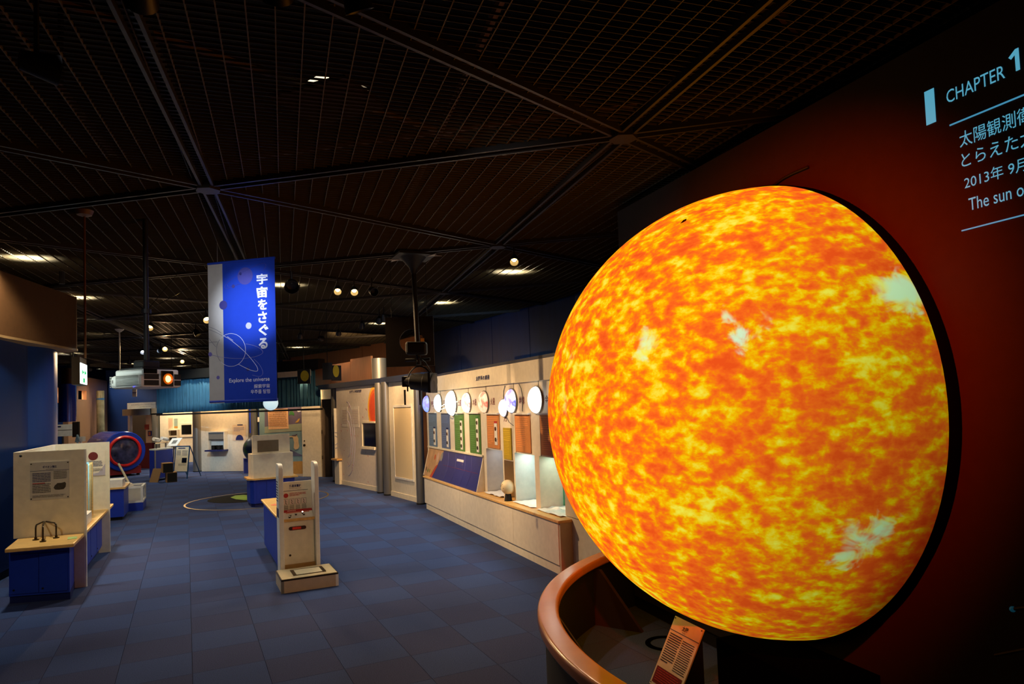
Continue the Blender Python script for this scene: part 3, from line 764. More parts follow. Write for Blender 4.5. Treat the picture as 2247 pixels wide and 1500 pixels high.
# coloured information panels under the planets
pan = [((258, 770), (362, 770), 1.115, (96, 124, 158), '海王星', 'slate blue'), ((430, 772), (540, 772), 1.115, (86, 106, 150), '天王星', 'steel blue'),
       ((610, 775), (738, 775), 1.115, (84, 128, 62), '土星', 'olive green'), ((818, 775), (962, 778), 1.115, (78, 122, 56), '木星', 'leaf green'),
       ((1055, 783), (1222, 783), 1.255, (206, 134, 72), '火星', 'orange'), ((1280, 965), (1388, 965), 1.13, (176, 150, 30), '月', 'mustard yellow'),
       ((1440, 783), (1645, 785), 1.255, (200, 130, 70), '地球', 'tan orange'), ((1785, 785), None, 1.255, (196, 126, 68), '金星', 'burnt orange')]
plist = [('neptune_lamp', 'second', 'blue-white glowing planet at the far left end of the planets wall', (245, 660), (90, 140, 255), 0.155),
         ('planet_lamp', '', 'white glowing planet above the steel blue panel', (405, 650), (225, 250, 250), 0.155),
         ('planet_lamp', '', 'large white glowing ringed planet above the olive green panel', (590, 650), (255, 248, 236), 0.205),
         ('planet_lamp', '', 'white glowing banded planet above the leaf green panel', (795, 645), (255, 240, 232), 0.155),
         ('planet_lamp', '', 'reddish glowing planet above the orange panel', (1030, 635), (255, 190, 150), 0.155),
         ('planet_lamp', '', 'small glowing moon above the mustard panel', (1297, 715), (245, 240, 255), 0.115),
         ('planet_lamp', '', 'blue mottled glowing earth above the tan orange panel', (1405, 620), (220, 232, 255), 0.155),
         ('planet_lamp', '', 'white glowing planet nearest to the sun dome', (1742, 605), (255, 250, 240), 0.16)]
def planet_mat(name, rgb, es, dark):
    m = bpy.data.materials.new(name); m.use_nodes = True; nt = m.node_tree; b = nt.nodes['Principled BSDF']
    tc = nt.nodes.new('ShaderNodeTexCoord'); nz = nt.nodes.new('ShaderNodeTexNoise'); cr = nt.nodes.new('ShaderNodeValToRGB')
    nz.inputs['Scale'].default_value = 11; nz.inputs['Detail'].default_value = 3
    nt.links.new(tc.outputs['Object'], nz.inputs['Vector']); nt.links.new(nz.outputs['Fac'], cr.inputs[0])
    cr.color_ramp.elements[0].position = 0.40; cr.color_ramp.elements[1].position = 0.5
    cr.color_ramp.elements[0].color = lin(dark) + (1,); cr.color_ramp.elements[1].color = lin(rgb) + (1,)
    nt.links.new(cr.outputs[0], b.inputs['Emission Color']); b.inputs['Emission Strength'].default_value = es
    b.inputs['Base Color'].default_value = (0.6, 0.6, 0.6, 1); b.inputs['Roughness'].default_value = 0.4
    return m
darks = [(30, 60, 220), (225, 250, 250), (255, 248, 236), (120, 90, 90), (190, 60, 40), (200, 190, 240), (70, 80, 200), (255, 250, 240)]
ess = [1.4, 4, 5, 3.5, 1.3, 3.2, 1.6, 5]
for k, ((a, b, zb, col, nm, cw), (on, _, lab, c, rgb, r)) in enumerate(zip(pan, plist)):
    x0, zt = pwx(*z1(*a)); x1 = pwx(*z1(*b))[0] if b else x0 + 0.5
    t = thing('info_panel', cw + ' information panel with small print on the planets wall', 'panel', PW.p((x0 + x1) / 2, zb, 0.01), 'information panels under the planets')
    m = mat('panel_print_%d' % k, col, 0.4, var=0.05)
    light = mat('panel_text_%d' % k, tuple(min(255, int(v * 1.12 + 18)) for v in col), 0.5, var=0.0)
    obj('board', MB().wbox(PW, x0, x1, zb, zt - 0.02, 0.001, 0.012), m, t)
    if k != 5: obj('top_ledge', MB().wbox(PW, x0, x1, zt - 0.02, zt, 0.001, 0.04), WHITE, t)
    wd = x1 - x0
    text_lines(PW, x0 + 0.06 * wd, x0 + 0.9 * wd, zt - 0.2, zt - 0.05, 6, light, t, out=0.012, fill=0.35)
    text_lines(PW, x0 + 0.08 * wd, x0 + (0.55 if k < 5 else 0.7) * wd, zb + 0.05, zb + (zt - zb) * 0.58, 10, light, t, out=0.012, fill=0.3)
    if k < 5:
        sh = (0.30, 0.30, 0.46, 0.50, 0.30)[k]; xs0 = x0 + wd * 0.64; z_ = zb + 0.05
        slot = obj('sample_strip', MB().wbox(PW, xs0, xs0 + wd * 0.22, z_, z_ + sh, 0.012, 0.018), WHITE, t)
        for q in range((2, 2, 4, 4, 2)[k]):
            disc(PW, xs0 + wd * 0.11, z_ + sh * (q + 0.5) / (2, 2, 4, 4, 2)[k], 0.028, 0.018, mat('stone_%d' % (q % 3), ((70, 56, 40), (96, 60, 36), (60, 70, 40))[q % 3], 0.6), slot, 'sample', 12, 0.01, 0.8)
        obj('strip_cap', MB().wbox(PW, xs0, xs0 + wd * 0.22, z_ + sh, z_ + sh + 0.03, 0.012, 0.018), (INK, INK, GREEN, GREEN, REDINK)[k], t)
    # planet
    cx, cz = pwx(*z1(*c))
    p = thing('planet_lamp', lab, 'planet lamp', PW.p(cx, cz, 0), 'glowing planets on the display wall')
    mb = MB(); mb.lathe((0, 0, 0), PW.n, [(r * math.cos(math.pi / 2 * i / 10), r * 0.55 * math.sin(math.pi / 2 * i / 10)) for i in range(11)], 32)
    o = obj('dome', mb, planet_mat('planet_glow_%d' % k, rgb, ess[k], darks[k]), None, smooth=True); o.location = PW.p(cx, cz, 0.015); adopt(o, p)
    obj('mount_ring', MB().lathe(PW.p(cx, cz, 0), PW.n, [(r + 0.012, 0), (r + 0.012, 0.02), (r - 0.01, 0.02)], 32), GREY, p)
    if k == 2: obj('planet_ring', MB().lathe(PW.p(cx, cz, 0.05), (PW.n * 0.5 + Vector((0, 0, 1))), [(r + 0.02, 0), (r + 0.045, 0), (r + 0.045, 0.004), (r + 0.02, 0.004)], 40), mat('ring_white', (240, 236, 225), 0.5, emit=(255, 248, 236), es=2), p)
    # its name on the wall
    if k == 5: lettering(nm, PW.p(cx - 0.05, zt + 0.06), PW.x, (0, 0, 1), 0.1, 0.12, mat('maroon_ink', (110, 40, 40), 0.6, var=0), t, 0.002, 0.02)
    else: lettering(nm, PW.p(cx + r + 0.06, 1.86), PW.x, (0, 0, 1), 0.09 * len(nm), 0.1, mat('maroon_ink', (110, 40, 40), 0.6, var=0), t, 0.002, 0.02)
# thin curved wire decoration between moon and earth
pts = [PW.p(*pwx(*z1(X, Y)), 0.006) for X, Y in ((1305, 410), (1287, 480), (1284, 560), (1295, 700), (1320, 830), (1360, 910), (1420, 958))]
tag(obj('wire_arc', MB().tube(pts, 0.005, 5), GREY), 'thin grey wire arc between the moon and earth lamps', 'wire')
pts = [PW.p(*pwx(*z1(X, Y)), 0.006) for X, Y in ((1495, 388), (1525, 450), (1540, 540), (1543, 640), (1540, 760))]
tag(obj('wire_arc', MB().tube(pts, 0.005, 5), GREY), 'thin grey wire arc right of the earth lamp', 'wire')
# moon globe standing on the counter
c = PW.p(pwx(*z2(1072, 540), 0.06)[0], 0, 0.06); zc = PW.px(*z2(1072, 540), 0.06)[1]
mg = thing('moon_globe', 'cream moon globe on a black conical foot on the counter', 'globe', V2(c.x, c.y, CT))
rg = 0.095
obj('foot', MB().lathe(V2(c.x, c.y, CT), (0, 0, 1), [(0, 0), (0.052, 0), (0.036, max(0.05, zc - rg - CT + 0.03)), (0, max(0.05, zc - rg - CT + 0.03))], 24), BLACK, mg, smooth=True)
o = obj('ball', MB().ball((0, 0, 0), rg, 28), mat('moon_cream', (232, 212, 170), 0.5, var=0.1, scale=8), None, smooth=True); o.location = (c.x, c.y, zc); adopt(o, mg)
for dx, dz, r in ((-0.035, 0.03, 0.012), (-0.015, 0.02, 0.016), (-0.02, 0.045, 0.01), (-0.045, 0.012, 0.008), (0.02, 0.04, 0.006), (0.045, -0.005, 0.005)):
    d = (PW.x * dx + Vector((0, 0, dz)) + PW.n * 0.08).normalized()
    obj('crater', MB().lathe(V2(c.x, c.y, zc) + d * (rg - 0.003), d, [(0, 0.005), (r, 0.004), (r, 0)], 10), mat('crater_grey', (110, 104, 92), 0.7), mg)
# white lit cloth on the niche floors
for k, lab in ((0, 'crumpled pale paper in the grey blue niche'), (2, 'brightly lit white sheet in the cyan niche'), (3, 'crumpled white sheet in the green niche')):
    a, b = xN[2 * k] + 0.01, xN[2 * k + 1] - 0.01; n_ = 10; vs = []; fs = []
    for i in range(n_ + 1):
        for j in range(n_ + 1):
            hgt = CT + 0.006 + random.random() * (0.02 if k else 0.03) * (1.6 if k == 3 and j > 5 else 0.6)
            vs.append(PW.p(a + (b - a) * i / n_, hgt, 0.06 - 0.33 * j / n_))
    for i in range(n_):
        for j in range(n_): fs.append((i * (n_ + 1) + j, (i + 1) * (n_ + 1) + j, (i + 1) * (n_ + 1) + j + 1, i * (n_ + 1) + j + 1))
    o = obj('white_sheet', MB().add(vs, fs), WHITE, None); o.modifiers.new('thick', 'SOLIDIFY').thickness = 0.003
    tag(o, lab, 'sheet')
# blank poster frame on the cream panel
def z3(X, Y): return (840 + X / 5.0, 820 + Y / 5.0)
a = Q3.px(*z3(125, 368)); b = Q3.px(*z3(340, 1160))
t = thing('poster_frame', 'blank cream poster in a slim white frame on the cream panel', 'poster', Q3.p((a[0] + b[0]) / 2, b[1], 0.01))
obj('poster', MB().wbox(Q3, a[0], b[0], b[1], a[1], 0.0, 0.012), POSTER, t)
x0, x1 = a[0], b[0]
for q in ((x0 - 0.02, x1 + 0.03, a[1], a[1] + 0.045), (x0 - 0.02, x1 + 0.03, b[1] - 0.04, b[1]), (x1, x1 + 0.03, b[1], a[1]), (x0 - 0.02, x0, b[1], a[1])):
    obj('frame_bar', MB().wbox(Q3, *q, 0.0, 0.02), WHITE, t)
# solar wind panel: title, print, monitor, glass disc on stand
def z8(X, Y): return (700 + X / 4.1654, 760 + Y / 4.1654)
t = thing('solar_wind_print', 'printed solar wind graphics with red sun quarter on the bent wall', 'wall print', Q2.p(Q2.L / 2, 0.6, 0.01))
text_on(Q2, '太陽風と地球磁気圏', *z8(278, 428), *z8(388, 392), INK, t, bold=0.02)
text_on(Q2, "Solar Wind & Earth's Magnetosphere", *z8(282, 442), *z8(384, 432), GREYINK, t)
sxr, szc = Q2.px(*z8(512, 570)); rs = 0.52
for r, m in ((rs * 1.0, mat('yellow_glow_print', (250, 190, 60), 0.5)), (rs * 0.86, mat('orange_sun_print', (240, 110, 40), 0.5)), (rs * 0.7, mat('red_sun_print', (226, 80, 36), 0.5))):
    pts = [Q2.p(sxr - r * 0.75 * math.cos(math.radians(-90 + 180 * k / 20)), szc + r * math.sin(math.radians(-90 + 180 * k / 20)), 0.001) for k in range(21)]
    obj('sun_quarter', MB().extr(pts, Q2.n * (0.002 + 0.001 * (rs - r))), m, t)
for k in range(30):
    x = random.uniform(0.15, Q2.L - 0.5); z = random.uniform(0.2, 2.1); s = random.uniform(0.6, 1.2)
    obj('arrow_mark', MB().extr([Q2.p(x, z, 0.001), Q2.p(x + 0.02 * s, z - 0.05 * s, 0.001), Q2.p(x + 0.035 * s, z - 0.03 * s, 0.001)], Q2.n * 0.001), REDINK, t)
for rr in (0.28, 0.42, 0.56):
    cx, cz = Q2.px(*z8(262, 840))
    pts = [Q2.p(cx + rr * math.sin(math.pi * k / 16) * 0.8, cz + rr * 1.6 * math.cos(math.pi * k / 16), 0.002) for k in range(17)]
    obj('field_line', MB().tube(pts, 0.008, 4), mat('lilac_line', (180, 172, 196), 0.6), t)
a = Q2.px(*z8(205, 552)); b = Q2.px(*z8(268, 735))
for (A, B, lab) in (((205, 552), (268, 735), 'left paper sheet pinned on the solar wind panel'), ((290, 548), (370, 738), 'right paper sheet pinned on the solar wind panel')):
    a = Q2.px(*z8(*A)); b = Q2.px(*z8(*B))
    s = thing('paper_sheet', lab, 'sheet', Q2.p((a[0] + b[0]) / 2, b[1], 0.01))
    obj('sheet', MB().wbox(Q2, a[0], b[0], b[1], a[1], 0.003, 0.006), mat('sheet_cream', (236, 228, 216), 0.6), s)
    text_lines(Q2, a[0] + 0.05, b[0] - 0.05, b[1] + 0.06, a[1] - 0.08, 9, mat('faint_ink', (196, 172, 160), 0.6, var=0), s, out=0.006, fill=0.4)
a = Q2.px(*z8(402, 698)); b = Q2.px(*z8(523, 918))
t = thing('wall_monitor', 'dark screen set in the solar wind panel beside the pillars', 'monitor', Q2.p((a[0] + b[0]) / 2, b[1], 0.02))
obj('screen', MB().wbox(Q2, a[0], b[0], b[1], a[1], 0.002, 0.006), SCREEN, t)
obj('top_frame', MB().wbox(Q2, a[0] - 0.04, b[0], a[1], a[1] + 0.04, 0.0, 0.03), CREAM, t)
obj('bottom_frame', MB().wbox(Q2, a[0] - 0.04, b[0], b[1] - 0.06, b[1], 0.0, 0.05), CREAM, t)
obj('side_frame', MB().wbox(Q2, a[0] - 0.04, a[0], b[1], a[1], 0.0, 0.03), CREAM, t)
# pedestal with round glass in front of that panel
P = G(756, 1061.5)
PD = frame(P, 54.0)
t = thing('pedestal_stand', 'slim white pedestal with wooden top and round dark disc on a rod', 'exhibit', P)
hw = 0.13
obj('body', MB().wbox(PD, -hw, hw, 0, Zat(756, 1010, P), -0.3, 0), CREAM, t)
zt = Zat(756, 1007, P)
obj('wooden_top', MB().wbox(PD, -hw - 0.07, hw + 0.07, zt - 0.02, zt + 0.02, -0.34, 0.04), WOODTOP, t)
obj('rod', MB().tube([PD.p(0.07, zt, -0.1), PD.p(0.07, Zat(763, 965, P), -0.1)], 0.012, 8), BLACK, t)
zc = Zat(763, 961, P)
obj('round_disc', MB().lathe(PD.p(0.07, zc, -0.1), PD.n * 0.55 + PD.x * 0.8, [(0, 0.015), (0.17, 0.012), (0.17, -0.012), (0, -0.015)], 28), mat('dark_disc', (92, 70, 50), 0.4, 0.3), t)
obj('back_print', MB().wbox(PD, -hw + 0.01, hw + 0.0, zt + 0.02, Zat(750, 895, P), -0.30, -0.28), mat('print_pale', (214, 208, 196), 0.5), t)
for rr in (0.11, 0.2):
    pts = [PD.p(-hw + 0.02 + rr * 0.7 * math.sin(math.pi * k / 10), zc - 0.05 + rr * math.cos(math.pi * k / 10), -0.275) for k in range(11)]
    obj('blue_arc', MB().tube(pts, 0.008, 4), mat('lilac_blue', (140, 150, 190), 0.6), t)

# ================================================================ LEFT COUNTER WITH METEORITE PANELS
FLc = G(9.9, 1204.7, 0.6); FRc = G(161.6, 1191.9, 0.6); MR = G(185, 1168.8, 0.6); ML = G(39, 1181, 0.6); FAR = G(248, 1103, 0.6)
pr = G(186, 1287); p2r = G(240, 1208)
dirc = (p2r - pr).normalized()                  # along the counter, away from us
LC = Pl(Vector((ML.x, ML.y, 0)), Vector((MR.x, MR.y, 0)))     # front white panel plane
lcx = LC.L
lc = thing('exhibit_counter', 'blue cabinet counter with pale wooden top at the left', 'counter', V2(-5.3, 8.2))
front = [FLc, FRc, MR, ML]
obj('front_top', MB().prism(front, 0.562, 0.6), WOODTOP, lc, bevel=0.008)
cb = [G(19.7, 1325), G(153, 1315), G(172, 1292), V2(ML.x, ML.y)]
cb[2] = V2(MR.x, MR.y) - LC.x * 0.1
obj('front_cabinet', MB().prism([V2(p.x, p.y) for p in cb], 0.075, 0.56), BLUE, lc)
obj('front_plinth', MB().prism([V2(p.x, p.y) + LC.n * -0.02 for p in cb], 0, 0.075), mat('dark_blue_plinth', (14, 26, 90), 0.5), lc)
FC = Pl(cb[0], cb[1])
for a, b in ((0.03, 0.495), (0.505, 0.97)):
    d = obj('cabinet_door', MB().wbox(FC, FC.L * a, FC.L * b, 0.10, 0.50, 0.0, 0.012), BLUE, lc)
    obj('lock', MB().lathe(FC.p(FC.L * (a + 0.06), 0.14, 0.012), FC.n, [(0, 0.006), (0.01, 0.006), (0.01, 0)], 12), DARKMETAL, d)
# long part behind the front panel
A = Vector((MR.x, MR.y, 0)); B = A + dirc * 2.75; wdt = 0.62
inn = dirc.cross(Vector((0, 0, 1))) * -1          # towards the blue wall
if inn.x > 0: inn = -inn
mid = A + dirc * 2.12
obj('long_top', MB().prism([A + dirc * 0.03, B, B + inn * 0.35, mid + inn * wdt, A + inn * wdt + dirc * 0.03], 0.562, 0.6), WOODTOP, lc, bevel=0.008)
obj('long_cabinet', MB().prism([A + inn * 0.09 + dirc * 0.03, mid + inn * 0.09, mid + inn * wdt, A + inn * wdt + dirc * 0.03], 0.075, 0.56), BLUE, lc)
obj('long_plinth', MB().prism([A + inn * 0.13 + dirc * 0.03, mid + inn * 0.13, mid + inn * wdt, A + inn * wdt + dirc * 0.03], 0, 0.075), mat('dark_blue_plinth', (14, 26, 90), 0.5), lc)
LS_ = Pl(A + inn * 0.09, mid + inn * 0.09); LS_.n = -inn; LS_.x = dirc
for i in range(4):
    a, b = LS_.L * i / 4 + 0.02, LS_.L * (i + 1) / 4 - 0.005
    d = obj('cabinet_door', MB().wbox(LS_, a, b, 0.10, 0.52, 0.0, 0.012), BLUE, lc)
    obj('lock', MB().lathe(LS_.p(a + 0.05, 0.14, 0.012), LS_.n, [(0, 0.006), (0.01, 0.006), (0.01, 0)], 10), DARKMETAL, d)
HP = 1.54
fpn = obj('front_screen', MB().wbox(LC, -0.01, lcx + 0.0, 0.6, HP, -0.03, 0.0), CREAM, lc)
obj('screen_leg', MB().wbox(LC, lcx - 0.14, lcx + 0.0, 0.0, 0.6, -0.03, 0.0), CREAM, fpn)
obj('screen_leg', MB().wbox(LC, lcx - 0.002, lcx + 0.02, 0.0, HP, -0.028, -0.002), WHITE, fpn)
obj('bolt', MB().lathe(LC.p(0.03, HP - 0.04, 0), LC.n, [(0, 0.01), (0.014, 0.008), (0.014, 0)], 12), CHROME, fpn)
L2 = Pl(mid + inn * wdt, mid + dirc * 0.0); L2x = L2.L
spn = obj('rear_screen', MB().wbox(L2, 0, L2x + 0.02, 0.6, HP, -0.03, 0.0), CREAM, lc)
obj('screen_leg', MB().wbox(L2, L2x - 0.12, L2x + 0.02, 0.0, 0.6, -0.03, 0.0), CREAM, spn)
bk0 = Vector((ML.x, ML.y, 0)); bk1 = mid + inn * wdt
obj('back_screen', MB().prism([bk0, bk1, bk1 + inn * 0.03, bk0 + inn * 0.03 - LC.x * 0.01], 0.6, HP), CREAM, lc)
# meteorite sign on the front panel
def z5(X, Y): return (X / 4.0538, 960 + Y / 4.0538)
a = LC.px(*z5(270, 222)); b = LC.px(*z5(618, 535))
t = thing('meteorite_sign', 'framed caption plate with a meteorite picture on the white panel', 'sign', LC.p((a[0] + b[0]) / 2, b[1], 0.01))
obj('plate', MB().wbox(LC, a[0], b[0], b[1], a[1], 0.002, 0.010), mat('plate_grey', (206, 200, 190), 0.35), t)
wd, hg = b[0] - a[0], a[1] - b[1]
def lp(x, z): return LC.p(a[0] + wd * x, b[1] + hg * z, 0.010)
obj('rule', MB().wbox(LC, a[0], b[0], b[1] + hg * 0.765, b[1] + hg * 0.775, 0.010, 0.011), INK, t)
lettering('ギベオン隕石', lp(0.32, 0.83), LC.x, (0, 0, 1), wd * 0.36, hg * 0.07, INK, t, 0.002, 0.03)
lettering('Gibeon Meteorite', lp(0.4, 0.79), LC.x, (0, 0, 1), wd * 0.2, hg * 0.022, INK, t, 0.002)
text_lines(LC, a[0] + wd * 0.06, a[0] + wd * 0.53, b[1] + hg * 0.46, b[1] + hg * 0.71, 6, INK, t, out=0.010, fill=0.45)
obj('red_heading', MB().wbox(LC, a[0] + wd * 0.06, a[0] + wd * 0.38, b[1] + hg * 0.43, b[1] + hg * 0.45, 0.010, 0.012), REDINK, t)
text_lines(LC, a[0] + wd * 0.06, a[0] + wd * 0.53, b[1] + hg * 0.17, b[1] + hg * 0.42, 6, DARKINK, t, out=0.010, fill=0.4)
text_lines(LC, a[0] + wd * 0.6, a[0] + wd * 0.95, b[1] + hg * 0.52, b[1] + hg * 0.74, 9, DARKINK, t, out=0.010, fill=0.35)
text_lines(LC, a[0] + wd * 0.06, a[0] + wd * 0.92, b[1] + hg * 0.05, b[1] + hg * 0.12, 3, DARKINK, t, out=0.010, fill=0.3)
shp = [(0.60, 0.30), (0.64, 0.25), (0.74, 0.24), (0.86, 0.25), (0.91, 0.31), (0.92, 0.40), (0.89, 0.44), (0.80, 0.42), (0.70, 0.42), (0.63, 0.36)]
obj('meteorite_picture', MB().extr([lp(*q) for q in shp], LC.n * 0.002), mat('meteorite_print', (66, 58, 44), 0.7, var=0.3, scale=60), t)
for x, z in ((0.03, 0.04), (0.97, 0.04), (0.03, 0.96), (0.97, 0.96)):
    obj('screw', MB().lathe(lp(x, z), LC.n, [(0, 0.005), (0.007, 0.005), (0.007, 0)], 10), DARKMETAL, t)
# chrome three-legged guard on the counter top
c = G(*z5(385, 900), 0.6)
t = thing('tube_guard', 'three-legged bent steel tube guard on the wooden top', 'guard', c)
f1, f2, f3 = G(*z5(318, 910), 0.6), G(*z5(500, 892), 0.6), G(*z5(382, 925), 0.6)
top = 0.6 + 0.165
apx = G(*z5(395, 738), top)
for f in (f1, f2, f3):
    d = Vector((apx.x - f.x, apx.y - f.y, 0)); dl = d.normalized()
    pts = [f, V2(f.x, f.y, top - 0.04)] + [V2(f.x, f.y, 0) + dl * (0.035 * (1 - math.cos(math.pi / 2 * k / 5))) + Vector((0, 0, top - 0.04 + 0.035 * math.sin(math.pi / 2 * k / 5))) for k in range(1, 6)] + [V2(apx.x, apx.y, top - 0.005)]
    leg = obj('leg', MB().tube(pts, 0.0085, 10), DARKMETAL, t, smooth=True)
    obj('foot', MB().lathe(f, (0, 0, 1), [(0, 0.0), (0.03, 0.0), (0.03, 0.01), (0.014, 0.012), (0.012, 0.032), (0, 0.032)], 16), DARKMETAL, leg)
a_ = G(*z5(600, 905), 0.6); b_ = G(*z5(688, 880), 0.6); e_ = G(*z5(605, 886), 0.6); f_ = G(*z5(682, 898), 0.6)
o = obj('green_note', MB().prism([a_, f_, b_, e_], 0.6, 0.604), mat('pale_green', (170, 196, 120), 0.6)); tag(o, 'small pale green slip on the wooden counter top', 'note')
# glass showcase and white box behind the front screen
bx = A + inn * 0.12 + dirc * 1.15
t = thing('glass_showcase', 'tall narrow glass showcase lit blue-white behind the front panel', 'showcase', bx)
SCs = Pl(bx + inn * 0.42, bx); h0, h1 = 0.60, 1.30
SCL = SCs.L
for x0 in (0.0, SCL - 0.04):
    for o0 in (0.0, -0.45):
        obj('frame_post', MB().wbox(SCs, x0, x0 + 0.04, h0, h1, o0 - 0.04, o0), WOODTOP, t)
obj('glass_front', MB().wbox(SCs, 0.04, SCL - 0.04, h0 + 0.03, h1 - 0.03, -0.025, -0.015), GLASS, t)
obj('glass_side', MB().extr([SCs.p(SCL - 0.02, h0 + 0.03, -0.04), SCs.p(SCL - 0.02, h0 + 0.03, -0.45), SCs.p(SCL - 0.02, h1 - 0.03, -0.45), SCs.p(SCL - 0.02, h1 - 0.03, -0.04)], SCs.x * 0.008), GLASS, t)
obj('top', MB().wbox(SCs, 0.0, SCL, h1, h1 + 0.015, -0.49, 0.0), GLASS, t)
obj('bottom', MB().wbox(SCs, 0.0, SCL, h0, h0 + 0.03, -0.49, 0.0), WOODTOP, t)
obj('case_back', MB().wbox(SCs, 0.02, SCL - 0.02, h0 + 0.03, h1, -0.49, -0.47), mat('cyan_card', (150, 215, 230), 0.5), t)
point('case_light', SCs.p(SCL / 2, h1 - 0.08, -0.25), 5.0, (0.7, 0.95, 1.0), 0.05, t)
o = obj('meteorite', MB().ball((0, 0, 0), 0.09, 12, (1, 0.8, 1.3)), mat('dark_rock', (40, 38, 36), 0.6, var=0.4, scale=30)); o.location = SCs.p(SCL * 0.55, h0 + 0.145, -0.22); tag(o, 'dark meteorite lump inside the glass showcase', 'meteorite')
bx = A + inn * 0.06 + dirc * 0.28
SX = Pl(bx + inn * 0.4, bx)
t = thing('white_box', 'low white slanted box on the long counter', 'box', bx)
obj('body', MB().extr([SX.p(0.0, 0.60, 0), SX.p(SX.L, 0.60, 0), SX.p(SX.L, 0.71, 0), SX.p(0, 0.78, 0)], dirc * 0.75), WHITE, t)
obj('lid', MB().extr([SX.p(0.0, 0.782, 0), SX.p(SX.L, 0.712, 0), SX.p(SX.L, 0.72, 0), SX.p(0, 0.79, 0)], dirc * 0.75), mat('grey_white', (214, 212, 206), 0.4), t)
# red-dot caption on the rear screen
def zr(X, Y): return (X / 4.1654, 960 + Y / 4.1654)
a = L2.px(*zr(800, 122)); b = L2.px(*zr(963, 340))
t = thing('round_dot_sign', 'caption plate with a dark red dot on the rear white panel', 'sign', L2.p((a[0] + b[0]) / 2, b[1], 0.01))
obj('plate', MB().wbox(L2, a[0], b[0], b[1], a[1], 0.002, 0.008), mat('plate_cream', (238, 226, 206), 0.4), t)
c = L2.px(*zr(852, 168)); disc(L2, c[0], c[1], 0.058, 0.008, DARKRED, t, 'red_dot')
text_lines(L2, a[0] + 0.02, b[0] - 0.03, b[1] + (a[1] - b[1]) * 0.35, b[1] + (a[1] - b[1]) * 0.58, 4, INK, t, out=0.008, fill=0.4)
text_lines(L2, a[0] + 0.02, b[0] - 0.03, b[1] + (a[1] - b[1]) * 0.16, b[1] + (a[1] - b[1]) * 0.28, 3, GREYINK, t, out=0.008, fill=0.35)
obj('lilac_corner', MB().extr([L2.p(b[0], b[1], 0.008), L2.p(b[0], b[1] + 0.16, 0.008), L2.p(b[0] - 0.08, b[1] + 0.04, 0.008), L2.p(b[0] - 0.3, b[1], 0.008)], L2.n * 0.002), mat('lilac_print', (188, 178, 190), 0.6), t)

# ---- second bench and clear tank beyond
P0, P1 = G(238, 1143), G(272, 1140)
SB2 = frame(P1, 66.0)
t = thing('small_bench', 'small blue cabinet with wooden top and white tray beyond the counter', 'counter', P1)
zt = Zat(270, 1068, P1)
obj('cabinet', MB().wbox(SB2, -0.75, 0, 0.06, zt - 0.03, -0.8, 0), BLUE, t)
obj('plinth', MB().wbox(SB2, -0.72, -0.03, 0, 0.06, -0.77, -0.04), BLACK, t)
obj('top', MB().wbox(SB2, -0.78, 0.03, zt - 0.03, zt, -0.83, 0.04), WOODTOP, t)
obj('tray', MB().wbox(SB2, -0.7, -0.02, zt, Zat(265, 1052, P1), -0.5, -0.02), WHITE, t)
PT = G(314, 1119); TK = frame(PT, 66.0)
t = thing('clear_tank', 'white framed clear tank on a low blue base with a stick', 'tank', PT)
tz0, tz1 = 0.16, Zat(312, 1066, PT); tw, td = 0.62, 0.75
obj('base', MB().wbox(TK, -tw, 0, 0, tz0, -td, 0), BLUE, t)
for x0 in (-tw, -0.04):
    for o0 in (0.0, -td + 0.04): obj('post', MB().wbox(TK, x0, x0 + 0.04, tz0, tz1, o0 - 0.04, o0), WHITE, t)
for z0 in (tz0, tz1 - 0.035):
    obj('rim', MB().wbox(TK, -tw, 0, z0, z0 + 0.035, -0.04, 0.001), WHITE, t); obj('rim', MB().wbox(TK, -tw, 0, z0, z0 + 0.035, -td, -td + 0.04), WHITE, t)
    obj('rim', MB().wbox(TK, -0.04, 0.001, z0, z0 + 0.035, -td, 0), WHITE, t); obj('rim', MB().wbox(TK, -tw, -tw + 0.04, z0, z0 + 0.035, -td, 0), WHITE, t)
PANE = mat('milky_pane', (214, 206, 186), 0.2, alpha=0.45)
obj('pane', MB().wbox(TK, -tw + 0.04, -0.04, tz0 + 0.035, tz1 - 0.035, -0.02, -0.012), PANE, t)
obj('pane', MB().wbox(TK, -0.02, -0.012, tz0 + 0.035, tz1 - 0.035, -td + 0.04, -0.04), PANE, t)
obj('divider', MB().wbox(TK, -tw + 0.04, -0.06, tz0 + 0.02, tz1 - 0.02, -0.42, -0.40), WHITE, t)
o = obj('wooden_stick', MB().tube([TK.p(-0.12, tz0 + 0.04, -0.3), AT(260, 1017, PT.y + 0.5)], 0.022, 8), mat('stick_white', (220, 206, 176), 0.5)); tag(o, 'long pale stick sticking up out of the clear tank', 'stick')
o = obj('plastic_bundle', MB().ball((0, 0, 0), 0.16, 12, (1.3, 1, 0.6)), mat('plastic_white', (226, 216, 200), 0.3, bump=1.0, scale=20)); o.location = TK.p(-0.4, tz1 - 0.02, -0.5); tag(o, 'crumpled white plastic bundle on top of the clear tank', 'bundle')

